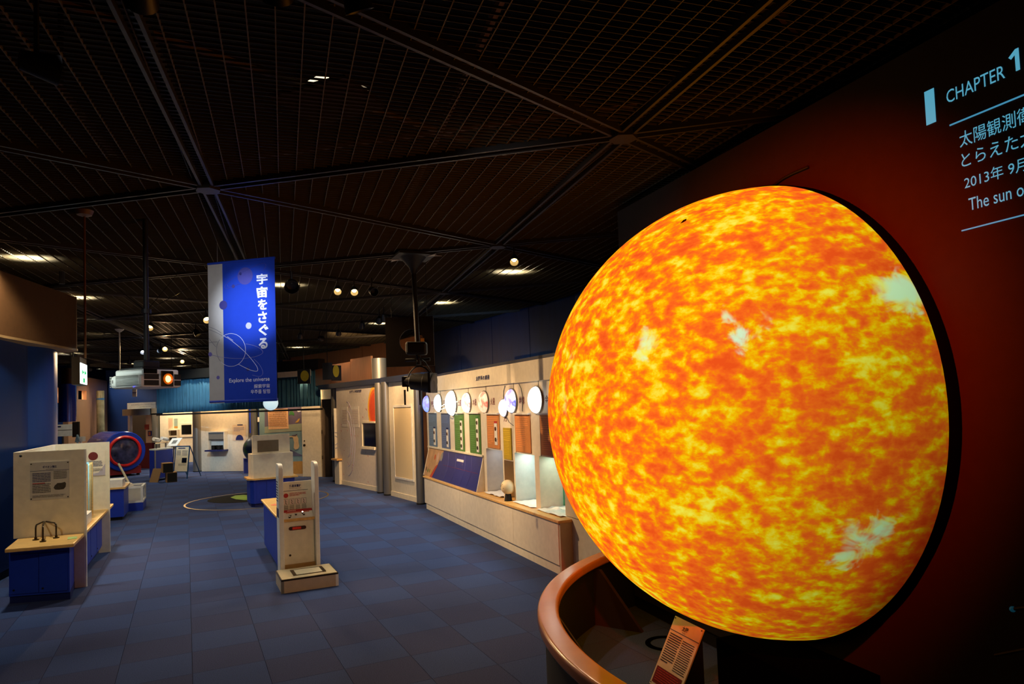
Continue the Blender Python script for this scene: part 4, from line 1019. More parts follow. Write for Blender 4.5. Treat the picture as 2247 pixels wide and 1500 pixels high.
# ---- planet weight scale: step, stand, table
FL = Vector((-2.47, 7.17, 0)); WS = frame(FL, 64.3)            # out = towards the visitor
t = thing('weighing_step', 'low beige step box with a foot plate in front of the stand', 'step', WS.p(0.29, 0, -0.24))
obj('body', MB().wbox(WS, 0, 0.58, 0.0, 0.125, -0.48, 0), mat('step_beige', (196, 176, 150), 0.5), t)
obj('top_plate', MB().wbox(WS, 0.008, 0.572, 0.125, 0.142, -0.475, -0.008), mat('step_top', (212, 196, 160), 0.3), t)
for q in ((0, 0.58, -0.012, 0.002), (0, 0.58, -0.482, -0.468)):
    obj('edge_strip', MB().wbox(WS, q[0], q[1], 0.122, 0.138, q[2], q[3]), DARKMETAL, t)
for q in ((-0.002, 0.012), (0.568, 0.582)):
    obj('edge_strip', MB().wbox(WS, q[0], q[1], 0.122, 0.138, -0.48, 0), DARKMETAL, t)
obj('corner_guard', MB().wbox(WS, -0.004, 0.025, 0, 0.122, -0.02, 0.004), GREY, t); obj('corner_guard', MB().wbox(WS, 0.555, 0.584, 0, 0.122, -0.02, 0.004), WHITE, t)
pf = obj('foot_plate', MB().wbox(WS, 0.17, 0.44, 0.142, 0.147, -0.36, -0.12), mat('foot_plate_cream', (224, 214, 184), 0.35), t)
for q in ((0.135, 0.17), (0.44, 0.475)): obj('black_edge', MB().wbox(WS, *q, 0.142, 0.148, -0.37, -0.11), DARKMETAL, pf)
for q in ((-0.375, -0.36), (-0.12, -0.105)): obj('black_edge', MB().wbox(WS, 0.135, 0.475, 0.142, 0.148, *q), DARKMETAL, pf)
t = thing('scale_stand', 'cream weighing stand with two tall rounded side boards', 'exhibit stand', WS.p(0.27, 0, -0.6))
ZT = 1.295
def upright(x0, x1, lab):
    y0, y1, r = -0.50, -0.74, 0.10
    pts = [WS.p(x0, 0, y0), WS.p(x0, ZT - r, y0)] + [WS.p(x0, ZT - r + r * math.sin(a), y0 - r + r * math.cos(a)) for a in [math.pi / 2 * k / 8 for k in range(1, 9)]] + [WS.p(x0, ZT, y1 + 0.03), WS.p(x0, ZT - 0.03, y1), WS.p(x0, 0, y1)]
    return obj('side_board', MB().extr(pts, WS.x * (x1 - x0)), WHITE, t, bevel=0.006)
ub = upright(0.05, 0.10, 'l'); upright(0.44, 0.485, 'r')
fp = obj('front_board', MB().wbox(WS, 0.10, 0.44, 0.14, 0.655, -0.60, -0.56), CREAM, t)
obj('door_edge', MB().wbox(WS, 0.43, 0.436, 0.15, 0.64, -0.56, -0.556), GREY, fp)
obj('skirting', MB().wbox(WS, 0.10, 0.44, 0.0, 0.17, -0.56, -0.545), mat('skirting_tan', (176, 140, 84), 0.5), fp)
obj('lock', MB().lathe(WS.p(0.165, 0.27, -0.56), WS.n, [(0, 0.008), (0.012, 0.008), (0.012, 0)], 12), DARKMETAL, fp)
pts = [WS.p(0.25 + 0.075 * sgn + 0.02 * math.cos(a), 0.565 + 0.02 * math.sin(a), -0.56) for sgn, a0 in ((1, -90), (-1, 90)) for a in [math.radians(a0 + 180 * k / 8) for k in range(9)]]
dsp = obj('display', MB().extr(pts, WS.n * 0.006), mat('display_brown', (70, 40, 26), 0.3), fp)
text_lines(WS, 0.195, 0.29, 0.552, 0.578, 1, mat('red_digits', (200, 40, 20), 0.5, emit=(190, 40, 20), es=0.12), dsp, out=-0.554, fill=1.0, ragged=False, name='red_digits')
obj('shelf', MB().wbox(WS, 0.10, 0.44, 0.645, 0.672, -0.92, -0.545), WOODTOP, t)
bb = obj('back_board', MB().wbox(WS, 0.10, 0.44, 0.66, 1.07, -0.76, -0.74), CREAM, t)
obj('rule', MB().wbox(WS, 0.105, 0.40, 0.965, 0.969, -0.74, -0.738), INK, bb)
lettering('惑星体重計', WS.p(0.195, 1.005, -0.74), WS.x, (0, 0, 1), 0.13, 0.032, INK, bb, 0.002, 0.03)
lettering('Planetary Weight Scale', WS.p(0.195, 0.985, -0.74), WS.x, (0, 0, 1), 0.13, 0.011, INK, bb, 0.002)
disc(WS, 0.155, 0.915, 0.026, -0.74, REDINK, bb, 'red_dot', 20, 0.002)
text_lines(WS, 0.195, 0.38, 0.90, 0.94, 3, REDINK, bb, out=-0.74, fill=0.4)
for k in range(4):
    x0 = 0.125 + k * 0.067
    obj('pictogram_card', MB().wbox(WS, x0, x0 + 0.055, 0.81, 0.875, -0.74, -0.738), mat('card_pink', (236, 214, 200), 0.6), bb)
    for q in ((x0, x0 + 0.055, 0.873, 0.876), (x0, x0 + 0.055, 0.809, 0.812), (x0, x0 + 0.003, 0.81, 0.875), (x0 + 0.052, x0 + 0.055, 0.81, 0.875)):
        obj('card_line', MB().wbox(WS, *q, -0.738, -0.737), GREYINK, bb)
    obj('pictogram', MB().tube([WS.p(x0 + 0.02, 0.865, -0.736), WS.p(x0 + 0.03, 0.845, -0.736), WS.p(x0 + 0.022, 0.83, -0.736), WS.p(x0 + 0.036, 0.818, -0.736)], 0.003, 5), DARKINK, bb)
    text_lines(WS, x0, x0 + 0.055, 0.74, 0.80, 6, GREYINK, bb, out=-0.74, fill=0.5)
up_ = Vector((0, 0, 0.075)) - WS.n * 0.16
SP = Slant(WS.p(0.102, 0.674, -0.575), WS.x, up_)
bt = obj('button_panel', MB().wbox(SP, 0, 0.335, 0, up_.length, -0.006, 0), WHITE, t)
obj('red_band', MB().wbox(SP, 0, 0.335, up_.length * 0.72, up_.length, 0, 0.002), REDINK, bt)
obj('pink_band', MB().wbox(SP, 0.04, 0.3, up_.length * 0.6, up_.length * 0.72, 0, 0.002), mat('pink_print', (226, 140, 120), 0.6), bt)
text_lines(SP, 0.06, 0.22, up_.length * 0.80, up_.length * 0.90, 1, mat('pink_letters', (240, 190, 180), 0.6, var=0), bt, out=0.002, fill=0.9)
for x, z in ((0.08, 0.30), (0.07, 0.12), (0.145, 0.38), (0.22, 0.52), (0.23, 0.3)):
    bt_ = obj('push_button', MB().lathe(SP.p(x, up_.length * z, 0), SP.n, [(0.012, 0), (0.012, 0.014), (0, 0.014)], 14), BLACK, bt)
    obj('button_cap', MB().lathe(SP.p(x, up_.length * z, 0.014), SP.n, [(0.009, 0), (0.007, 0.008), (0, 0.01)], 12), WHITE if (x, z) != (0.22, 0.52) else mat('lit_cap', (255, 245, 220), 0.4, emit=(255, 240, 210), es=3), bt_)
# side board print
SL = Pl(WS.p(0.05, 0, -0.72), WS.p(0.05, 0, -0.52))
obj('side_print', MB().wbox(SL, 0.02, 0.18, 0.78, 1.16, 0.001, 0.003), mat('side_print_pale', (206, 214, 224), 0.5), ub)
obj('side_print_foot', MB().wbox(SL, 0.02, 0.18, 0.70, 0.80, 0.003, 0.005), INK, ub)
text_lines(SL, 0.03, 0.17, 0.86, 1.1, 8, INK, ub, out=0.003, fill=0.4)
t = thing('scale_table', 'long blue table with wooden top behind the weighing stand', 'table', WS.p(0.3, 0, -1.7))
obj('cabinet', MB().wbox(WS, 0.09, 0.48, 0.06, 0.64, -2.6, -0.93), BLUE, t)
obj('plinth', MB().wbox(WS, 0.13, 0.44, 0, 0.06, -2.56, -0.93), BLACK, t)
obj('top', MB().wbox(WS, 0.06, 0.51, 0.64, 0.672, -2.65, -0.93), WOODTOP, t, bevel=0.01)
o = obj('red_cone', MB().lathe(WS.p(0.26, 0.672, -2.1), (0, 0, 1), [(0, 0.0), (0.035, 0.0), (0.03, 0.05), (0.045, 0.11), (0.03, 0.15), (0, 0.155)], 20), REDPAINT, None, smooth=True); tag(o, 'small red cone standing on the long blue table', 'cone')
o = obj('red_mat', MB().lathe(WS.p(0.20, 0.672, -1.9), (0, 0, 1), [(0, 0.0), (0.09, 0.0), (0.09, 0.003), (0, 0.003)], 24), mat('red_mat', (214, 110, 70), 0.6)); tag(o, 'round reddish mat on the long blue table top', 'mat')

# ---- island cabinet with white hood
Pi = G(558, 1113); IC = frame(Pi, 62.0)
t = thing('island_cabinet', 'blue cabinet with white box hood and grey window in mid hall', 'exhibit', IC.p(0.4, 0, -0.3))
zc = Zat(552, 1050, Pi)
wI = 0.78
obj('cabinet', MB().prism([IC.p(0, 0), IC.p(wI, 0), IC.p(wI, 0, -0.6), IC.p(-0.06, 0, -0.6), IC.p(-0.06, 0, -0.10)], 0.07, zc - 0.03), BLUE, t)
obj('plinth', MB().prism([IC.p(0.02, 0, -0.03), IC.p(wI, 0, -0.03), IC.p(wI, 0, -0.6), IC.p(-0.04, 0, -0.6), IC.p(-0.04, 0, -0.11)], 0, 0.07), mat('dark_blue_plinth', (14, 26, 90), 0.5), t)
obj('cabinet_door', MB().wbox(IC, 0.05, wI * 0.3, 0.1, zc - 0.05, 0, 0.01), BLUE, t); obj('cabinet_door', MB().wbox(IC, wI * 0.31, wI - 0.04, 0.1, zc - 0.05, 0, 0.01), BLUE, t)
obj('top', MB().prism([IC.p(0, 0, 0.06), IC.p(wI + 0.06, 0, 0.06), IC.p(wI + 0.06, 0, -0.65), IC.p(-0.11, 0, -0.65), IC.p(-0.11, 0, -0.08)], zc - 0.03, zc), WOODTOP, t)
zh = Zat(552, 997, Pi); zk = Zat(552, 956, Pi)
obj('hood', MB().prism([IC.p(0, 0, -0.02), IC.p(wI - 0.02, 0, -0.02), IC.p(wI - 0.02, 0, -0.5), IC.p(-0.04, 0, -0.5), IC.p(-0.04, 0, -0.10)], zc, zh), CREAM, t)
hd = obj('upper_panel', MB().wbox(IC, 0.0, wI - 0.06, zh, zk, -0.2, -0.12), CREAM, t)
a = IC.px(565, 992, -0.12); b = IC.px(611, 964, -0.12)
obj('window', MB().wbox(IC, a[0], b[0], a[1], b[1], -0.12, -0.117), mat('grey_window', (110, 104, 90), 0.25), hd)

# ---- floor ring and map disc
Pc = Vector((-5.55, 14.8, 0))
rg_ = obj('floor_ring', MB().lathe(Pc, (0, 0, 1), [(1.46, 0.0), (1.46, 0.006), (1.425, 0.006), (1.425, 0.0)], 96), mat('brass_strip', (186, 160, 110), 0.3, 0.8)); tag(rg_, 'large thin brass ring inlaid in the carpet', 'ring')
Pm = G(540, 1091.5)
t = thing('floor_disc', 'black round floor print with a green patch inside the brass ring', 'floor print', Pm)
obj('disc', MB().lathe(Pm, (0, 0, 1), [(0, 0.004), (0.78, 0.004), (0.78, 0.0)], 64), mat('dark_floor_print', (9, 11, 14), 0.8, spec=0.1), t)
g = [G(*q, 0.004) for q in ((506, 1091), (516, 1087), (534, 1085.5), (552, 1086.5), (570, 1090), (560, 1096), (535, 1096.5), (518, 1095))]
obj('green_patch', MB().prism(g, 0.004, 0.007), mat('green_patch', (150, 186, 40), 0.6, var=0.2, scale=4), t)

# ---- earth globe on blue stand
Pg = G(545, 1037.5)
t = thing('earth_globe', 'dark green and blue earth globe on a blue box stand', 'globe', V2(Pg.x + 0.35, Pg.y + 0.1))
GF = frame(Pg, 65.0)
Rg = 0.41
cg = AT(564, 984, Pg.y - 0.05)
obj('stand', MB().wbox(GF, -0.12, 0.55, 0, cg.z - Rg * 0.72, -0.35, 0.0), BLUE, t)
o = obj('ball', MB().ball((0, 0, 0), Rg, 36), None if False else mat('earth_print', (10, 40, 40), 0.35), None, smooth=True)
nt = MATS['earth_print'].node_tree
for n_ in nt.nodes:
    if n_.type == 'VALTORGB':
        n_.color_ramp.elements[0].color = lin((8, 24, 56)) + (1,); n_.color_ramp.elements[1].color = lin((34, 74, 18)) + (1,)
        n_.color_ramp.elements[0].position = 0.48; n_.color_ramp.elements[1].position = 0.56
    if n_.type == 'TEX_NOISE': n_.inputs['Scale'].default_value = 2.6
o.location = cg; adopt(o, t)
a = AT(547, 884, Pg.y); b = AT(549, 950, Pg.y)
tag(obj('blue_rod', MB().tube([V2(b.x, b.y, CEIL), b], 0.022, 8), mat('blue_rod_paint', (30, 60, 190), 0.3)), 'thin blue rod hanging down to the earth globe', 'rod')
c = AT(594, 884, 12.5)
t = thing('globe_lamp', 'pale blue-white ball lamp half hidden behind the banner', 'lamp', c)
o = obj('ball', MB().ball((0, 0, 0), 0.132, 28), mat('pale_lamp', (220, 240, 245), 0.4, emit=(206, 238, 246), es=0.72), None, smooth=True); o.location = c; adopt(o, t)
obj('cord', MB().tube([c + Vector((0, 0, 0.12)), V2(c.x, c.y, CEIL)], 0.006, 6), BLACK, t)

# ================================================================ BACK WALL THINGS
# niche with shelf
a = BA.px(464, 948); b = BA.px(498, 985)
t = thing('wall_niche', 'lit wall niche with blue shelf and small dark boxes in the cream wall', 'niche', BA.p((a[0] + b[0]) / 2, b[1], 0.02))
for q in ((a[0] - 0.03, a[0], b[1], a[1] + 0.03), (b[0], b[0] + 0.03, b[1], a[1] + 0.03), (a[0], b[0], a[1], a[1] + 0.03)):
    obj('frame', MB().wbox(BA, *q, 0.0, 0.16), CREAM, t)
obj('inner_back', MB().wbox(BA, a[0], b[0], b[1], a[1], 0.002, 0.01), WHITE, t)
obj('shelf', MB().wbox(BA, a[0] - 0.05, b[0] + 0.05, b[1] - 0.05, b[1], 0.0, 0.28), INK, t)
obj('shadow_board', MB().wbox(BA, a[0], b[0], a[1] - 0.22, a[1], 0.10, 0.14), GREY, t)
for u in (475, 487):
    x = BA.px(u, 978)[0]; o = obj('black_box', MB().wbox(BA, x - 0.05, x + 0.08, b[1], b[1] + 0.14, 0.05, 0.18), SCREEN)
    obj('front_plate', MB().wbox(BA, x - 0.035, x + 0.065, b[1] + 0.02, b[1] + 0.12, 0.18, 0.185), BLACK, o)
    tag(o, ('left' if u == 475 else 'right') + ' of two small black boxes on the niche shelf', 'box')
a = BA.px(510, 932); b = BA.px(540, 966)
t = thing('dome_poster', 'pale poster with a navy half dome on the cream back wall', 'poster', BA.p((a[0] + b[0]) / 2, b[1], 0.01))
obj('sheet', MB().wbox(BA, a[0], b[0], b[1], a[1], 0.001, 0.005), mat('poster_cream', (226, 204, 176), 0.6), t)
x, z = BA.px(526, 965); pts = [BA.p(x + 0.14 * math.cos(math.pi * k / 14), z + 0.17 * math.sin(math.pi * k / 14), 0.005) for k in range(15)]
obj('half_dome', MB().extr(pts, BA.n * 0.004), mat('navy_dome', (34, 40, 100), 0.5), t)
text_lines(BA, a[0] + 0.05, b[0] - 0.05, a[1] - 0.22, a[1] - 0.08, 4, mat('lilac_ink', (170, 160, 180), 0.6, var=0), t, out=0.005, fill=0.4)
q0 = BA.px(521, 933); q1 = BA.px(533, 930.5); text_lines(BA, q0[0], q1[0], q0[1], q1[1], 1, INK, t, out=0.005, fill=1.0, ragged=False)
# recessed wall: monitor, niche, poster
a = BB.px(399, 932); b = BB.px(421, 952)
t = thing('wall_screen', 'dark wall monitor left of the steel pillar at the back', 'monitor', BB.p((a[0] + b[0]) / 2, b[1], 0.02))
obj('surround', MB().wbox(BB, a[0] - 0.06, b[0] + 0.08, b[1] - 0.1, a[1] + 0.08, 0.0, 0.03), CREAM, t)
obj('screen', MB().wbox(BB, a[0], b[0], b[1], a[1], 0.03, 0.035), SCREEN, t)
a = BB.px(375, 944); b = BB.px(393, 985)
t = thing('equipment_niche', 'wall niche with small equipment left of the dark monitor', 'niche', BB.p((a[0] + b[0]) / 2, b[1], 0.02))
for q in ((a[0] - 0.03, a[0], b[1], a[1] + 0.03), (b[0], b[0] + 0.03, b[1], a[1] + 0.03), (a[0], b[0], a[1], a[1] + 0.03)): obj('frame', MB().wbox(BB, *q, 0.0, 0.2), CREAM, t)
obj('inner_back', MB().wbox(BB, a[0], b[0], b[1], a[1], 0.001, 0.006), mat('taupe_wall', (140, 112, 76), 0.6), t)
obj('dark_unit', MB().wbox(BB, a[0] + 0.04, b[0] - 0.1, b[1] + 0.28, b[1] + 0.48, 0.02, 0.14), BLACK, t)
obj('small_shelf', MB().wbox(BB, a[0], b[0], b[1] + 0.48, b[1] + 0.54, 0.01, 0.16), CREAM, t)
a = BB.px(382, 918); b = BB.px(390, 939)
t = thing('green_poster', 'narrow green and blue poster above the equipment niche', 'poster', BB.p((a[0] + b[0]) / 2, b[1], 0.01))
obj('sheet', MB().wbox(BB, a[0], b[0], b[1], a[1], 0.001, 0.005), mat('teal_print', (140, 160, 150), 0.6), t)
obj('ground_strip', MB().wbox(BB, a[0], b[0], b[1], b[1] + 0.08, 0.005, 0.007), mat('ochre_print', (170, 120, 40), 0.6), t)
a = BB.px(369, 916); b = BB.px(380, 941)
t = thing('faint_notice', 'faint paper notice beside the narrow green poster', 'notice', BB.p((a[0] + b[0]) / 2, b[1], 0.01))
obj('sheet', MB().wbox(BB, a[0], b[0], b[1], a[1], 0.001, 0.004), mat('notice_cream', (222, 198, 166), 0.6), t)
text_lines(BB, a[0] + 0.02, b[0] - 0.02, b[1] + 0.03, a[1] - 0.05, 7, mat('faint_red_ink', (200, 150, 130), 0.6, var=0), t, out=0.004, fill=0.35)
# mural pieces
t = thing('sky_mural_print', 'sky mural with mountain, bird figure and text sheet on the back wall', 'mural', BM.p(BM.L / 2, 0.8, 0.01))
def poly(pts, m, name, lift=0.002):
    return obj(name, MB().extr([BM.p(*BM.px(u, v), lift) for u, v in pts], BM.n * 0.002), m, t)
poly([(581, 895), (667, 890), (667, 928), (581, 936)], mat('mauve_sky', (104, 92, 112), 0.6, var=0.15, scale=2), 'upper_sky')
poly([(581, 936), (667, 928), (667, 944), (581, 950)], mat('pale_sky', (156, 164, 140), 0.6), 'pale_band')
poly([(588, 898), (632, 896), (634, 940), (590, 942)], mat('salmon_sheet', (240, 190, 138), 0.6), 'text_sheet', 0.005)
a = BM.px(591, 936); b = BM.px(630, 902)
text_lines(BM, a[0], b[0], a[1], b[1], 8, mat('tan_ink', (196, 142, 92), 0.6, var=0), t, out=0.007, fill=0.55)
poly([(636, 903), (641, 901), (646, 906), (646, 912), (640, 909), (635, 911)], GREEN, 'green_flag', 0.005)
poly([(650, 899), (658, 898), (661, 902), (655, 904)], WHITEINK, 'white_mark', 0.005)
poly([(648, 927), (655, 919), (659, 917), (655, 926)], mat('gold_print', (210, 160, 60), 0.6), 'gold_bird', 0.005)
FIG = mat('feather_cream', (226, 196, 150), 0.6)
poly([(627, 957), (645, 956), (652, 955), (655, 962), (655, 968), (657, 978), (655, 984), (648, 986), (645, 982), (646, 970), (643, 959), (628, 959)], FIG, 'bird_figure', 0.005)
poly([(641, 954), (652, 954), (654, 951), (650, 956), (642, 956)], mat('mauve_print', (110, 90, 110), 0.6), 'figure_hat', 0.008)
poly([(600, 1000), (618, 988), (630, 984), (640, 987), (652, 993), (663, 998), (663, 1000)], mat('mountain_blue', (86, 88, 120), 0.6), 'mountain')
poly([(623, 988), (630, 983), (637, 987), (632, 988)], mat('snow_pink', (226, 196, 180), 0.6), 'snow_cap', 0.005)
poly([(637, 1012), (640, 1005), (644, 1012)], GREEN, 'green_tree', 0.005)
poly([(600, 1014), (667, 1011), (667, 1039), (600, 1040)], mat('ochre_ground', (196, 142, 62), 0.6), 'ochre_ground')
poly([(600, 1040), (667, 1039), (667, 1045), (600, 1046)], mat('pale_base', (200, 176, 150), 0.6), 'pale_base')
# service door
dr = struct('door_1', MB().wbox(BD, 0.0, BD.L - 0.06, 0.01, 2.08, 0.0, 0.045), CREAM, 'cream service door at the back right', 'door')
kx, kz = BD.px(669, 976); obj('handle', MB().lathe(BD.p(kx + 0.03, kz, 0.045), BD.n, [(0.035, 0), (0.03, 0.03), (0, 0.035)], 14), DARKMETAL, dr)
obj('lock', MB().lathe(BD.p(kx + 0.03, kz + 0.12, 0.045), BD.n, [(0.02, 0), (0.018, 0.015), (0, 0.018)], 12), DARKMETAL, dr)
BG = Pl(G(712, 1046), G(732, 1052))
dk = struct('door_2', MB().wbox(BG, 0.0, BG.L, 0, 2.2, -0.25, -0.2), mat('doorway_dark', (8, 18, 34), 0.8), 'dark doorway between the service door and a pillar', 'door')
obj('jamb', MB().wbox(BG, -0.06, 0.06, 0, 2.2, -0.2, 0.04), mat('taupe_jamb', (110, 92, 74), 0.5), dk)
for z in (0.5, 1.2): obj('hinge', MB().wbox(BG, 0.0, 0.04, z, z + 0.1, 0.04, 0.055), DARKMETAL, dk)
obj('lintel', MB().wbox(BG, -0.08, BG.L + 0.1, 2.15, 2.45, -0.2, 0.05), mat('lintel_cream', (236, 226, 196), 0.4), dk)
# curtain valance
CV0, CV1 = AT(345, 905, 21.9), AT(705, 891, 18.55)
CVP = Pl(CV0, CV1); zb0, zt0 = CVP.px(345, 907)[1], 3.0
n_ = 260; vs = []; fs = []
for k in range(n_ + 1):
    x = CVP.L * k / n_; wob = 0.028 * math.sin(x * 46 + 1.3 * math.sin(x * 5)) + 0.02 * math.sin(x * 9.3)
    zb = zb0 + (CVP.px(705, 890)[1] - zb0) * k / n_
    for z in (zb, zb + 0.25, zb + 0.6, zt0): vs.append(CVP.p(x, z, wob * (1.0 if z < zt0 else 0.6)))
for k in range(n_):
    for i in range(3): fs.append((k * 4 + i, (k + 1) * 4 + i, (k + 1) * 4 + i + 1, k * 4 + i + 1))
t = thing('curtain_valance', 'long teal blue curtain valance hanging across the back of the hall', 'curtain', CVP.p(CVP.L / 2, zb0))
o = obj('cloth', MB().add(vs, fs), mat('teal_cloth', (52, 104, 132), 0.8, stretch=(4, 4, 0.3), var=0.2), t, smooth=True); o.modifiers.new('thick', 'SOLIDIFY').thickness = 0.006
obj('hem_bar', MB().wbox(CVP, 0, CVP.L, zb0 - 0.07, zb0 - 0.02, -0.05, 0.03), BLACK, t)
obj('head_board', MB().wbox(CVP, -0.05, CVP.L + 0.05, zt0 - 0.03, zt0 + 0.25, -0.12, 0.14), BLACK, t)
wf = CVP.px(690, 835); wg = CVP.px(620, 815)
o = obj('white_ledge', MB().wbox(CVP, CVP.px(621, 826)[0], CVP.px(692, 822)[0], CVP.px(650, 827)[1], CVP.px(650, 815)[1], 0.16, 0.2), mat('ledge_white', (216, 200, 184), 0.5)); tag(o, 'pale ledge above the right half of the black valance board', 'ledge')
# entry with sign at the back left
EN = Pl(AT(281, 1000, 24.5), AT(346, 1000, 24.2))
a = EN.px(281, 884); b = EN.px(343, 895)
t = thing('entry_sign', 'white sign board with navy lettering over the back left entry', 'sign', EN.p((a[0] + b[0]) / 2, b[1], 0.02))
obj('board', MB().wbox(EN, a[0], b[0], b[1], a[1], 0.0, 0.04), WHITE, t)
text_on(EN, 'スパークチェンバー／ワイヤーチェンバー', 288, 889.5, 346, 884.5, INK, t, out=0.04, bold=0.01)
text_on(EN, 'Spark Chamber / Wire Chamber', 307, 893.5, 331, 890.5, GREYINK, t, out=0.04)
t = thing('metal_band', 'curved brushed metal band under the entry sign', 'band', EN.p(0.4, EN.px(310, 905)[1], 0.2))
x0, x1 = EN.px(272, 905)[0], EN.px(333, 905)[0]; zz0, zz1 = EN.px(300, 911)[1], EN.px(300, 897)[1]
pts = [EN.p(x0 + (x1 - x0) * k / 16, 0, 0.08 + 0.3 * math.sin(math.pi * k / 16)) for k in range(17)] + [EN.p(x1, 0, 0.02), EN.p(x0, 0, 0.02)]
obj('sheet', MB().prism(pts, zz0, zz1), STEEL, t, smooth=True)
t = thing('entry_passage', 'white post and dark passage of the back left entry', 'doorway', EN.p(0.3, 0))
obj('post', MB().wbox(EN, a[0], EN.px(286, 950)[0], 0, b[1], -0.1, 0.02), WHITE, t)
obj('dark_passage', MB().wbox(EN, EN.px(284, 950, -1.5)[0], EN.px(323, 950, -1.5)[0], 0, zz0, -1.6, -1.5), mat('passage_brown', (58, 40, 24), 0.7), t)
obj('passage_ceiling', MB().wbox(EN, EN.px(286, 950)[0], EN.px(330, 950)[0], zz0, zz0 + 0.05, -0.6, 0.0), BLACK, t)
obj('inner_wall', MB().wbox(EN, EN.px(320, 950, -0.25)[0], EN.px(332, 950, -0.25)[0], 0.9, zz0, -0.3, -0.25), mat('inner_peach', (236, 190, 140), 0.5), t)
obj('inner_wall_low', MB().wbox(EN, EN.px(306, 990, -0.15)[0], EN.px(334, 990, -0.15)[0], 0.0, 0.9, -0.25, -0.15), DARKRED, t)
a = EN.px(317, 931, -0.22); b = EN.px(326, 942, -0.22)
o = obj('red_picture', MB().wbox(EN, a[0], b[0], b[1], a[1], -0.25, -0.22), mat('red_picture_print', (150, 50, 30), 0.6, var=0.5, scale=8)); tag(o, 'small reddish picture inside the back left entry', 'picture')
a = EN.px(325, 945, -0.22); b = EN.px(332, 956, -0.22)
o = obj('framed_picture', MB().wbox(EN, a[0], b[0], b[1], a[1], -0.25, -0.21), INK); obj('orange_inlay', MB().wbox(EN, a[0] + 0.03, b[0] - 0.02, b[1] + 0.03, a[1] - 0.03, -0.21, -0.205), mat('orange_inlay', (200, 90, 40), 0.6), o); tag(o, 'small blue framed orange picture below the reddish one', 'picture')
P = AT(295, 862, 22.5)
o = obj('hanging_tag', MB().box(P.x - 0.07, P.x + 0.07, P.y, P.y + 0.02, P.z - 0.12, P.z + 0.14), mat('tag_cream', (236, 206, 180), 0.5)); obj('tag_line', MB().box(P.x - 0.07, P.x + 0.07, P.y - 0.003, P.y, P.z - 0.0, P.z + 0.03), mat('mauve_print', (110, 90, 110), 0.6), o)
obj('string', MB().tube([P + Vector((0, 0, 0.13)), V2(P.x, P.y, CEIL)], 0.006, 5), BLACK, o); tag(o, 'small cream tag hanging below the white projector', 'tag')
# far left: hanging blue panel, white notice, plastic wrapped column, small peak sign
P = AT(150, 890, 15.0)
HB = frame(P, 75.0)
x0, x1 = HB.px(128, 890)[0], HB.px(166, 890)[0]; za, zb_ = HB.px(150, 925)[1], HB.px(150, 842)[1]
pts = [HB.p(x0 + (x1 - x0) * k / 14, 0, 0.12 * math.sin(math.pi * k / 14)) for k in range(15)] + [HB.p(x1, 0, -0.05), HB.p(x0, 0, -0.05)]
t = thing('blue_drum_panel', 'hanging curved glossy blue panel behind the blue columns', 'panel', HB.p(0, za))
obj('sheet', MB().prism(pts, za, zb_), mat('gloss_blue', (18, 40, 130), 0.15, 0.3), t, smooth=True)
for xq in (0.1, x1 - 0.1): obj('hanger', MB().tube([HB.p(xq, zb_, 0), HB.p(xq, CEIL, 0)], 0.01, 6), BLACK, t)
obj('dark_top', MB().prism([p + Vector((0, 0.1, 0)) for p in pts], zb_, zb_ + 0.35), mat('dark_copper', (60, 34, 16), 0.4, 0.3), t, smooth=True)
a = HB.px(136, 931, -0.6); b = HB.px(158, 956, -0.6)
t = thing('far_notice', 'white notice board under the hanging blue panel', 'notice', HB.p(0, b[1], -0.6))
obj('board', MB().wbox(HB, a[0] - 0.2, b[0], b[1], a[1], -0.62, -0.6), WHITE, t)
obj('rule', MB().wbox(HB, a[0] - 0.2, b[0], a[1] - 0.13, a[1] - 0.12, -0.6, -0.598), GREYINK, t)
obj('dark_side', MB().wbox(HB, b[0], b[0] + 0.13, b[1] - 0.03, a[1] + 0.05, -0.7, -0.62), BOARDBROWN, t)
obj('post', MB().tube([HB.p(b[0] - 0.2, 0, -0.66), HB.p(b[0] - 0.2, b[1] + 0.1, -0.66)], 0.02, 8), GREY, t)
obj('heading', MB().wbox(HB, a[0] - 0.1, b[0] - 0.22, a[1] - 0.06, a[1] - 0.03, -0.6, -0.598), INK, t)
P = AT(221, 950, 25.0)
t = thing('wrapped_column', 'grey column wrapped in plastic at the far left', 'column', V2(P.x, P.y))
obj('shaft', MB().lathe(V2(P.x, P.y), (0, 0, 1), [(0.13, 0), (0.13, Zat(221, 857, P))], 18), mat('plastic_grey', (126, 124, 104), 0.2, var=0.4, scale=4, bump=1.0), t, smooth=True)
obj('blue_tape', MB().lathe(V2(P.x, P.y), (0, 0, 1), [(0.135, Zat(221, 877, P)), (0.135, Zat(221, 873, P))], 18), mat('tape_blue', (40, 90, 140), 0.4), t)
P = AT(170, 965, 14.0)
o = obj('peak_sign', MB().extr([AT(164, 970, 14.0), AT(176, 969, 14.0), AT(168, 953, 14.0)], (0, 0.05, 0)).tube([AT(170, 969, 14.0), V2(AT(170, 969, 14.0).x, 14.0, 0)], 0.02, 8), mat('pale_blue', (120, 150, 170), 0.5)); tag(o, 'small pale blue pointed sign behind the white screens', 'sign')
o = obj('small_white_box', MB().extr([AT(174, 968, 14.0), AT(181, 968, 14.0), AT(181, 958, 14.0), AT(174, 958, 14.0)], (0, 0.1, 0)).tube([AT(178, 968, 14.05), V2(AT(178, 968, 14.05).x, 14.05, 0)], 0.02, 8), WHITE); tag(o, 'tiny white box behind the white screens', 'box')

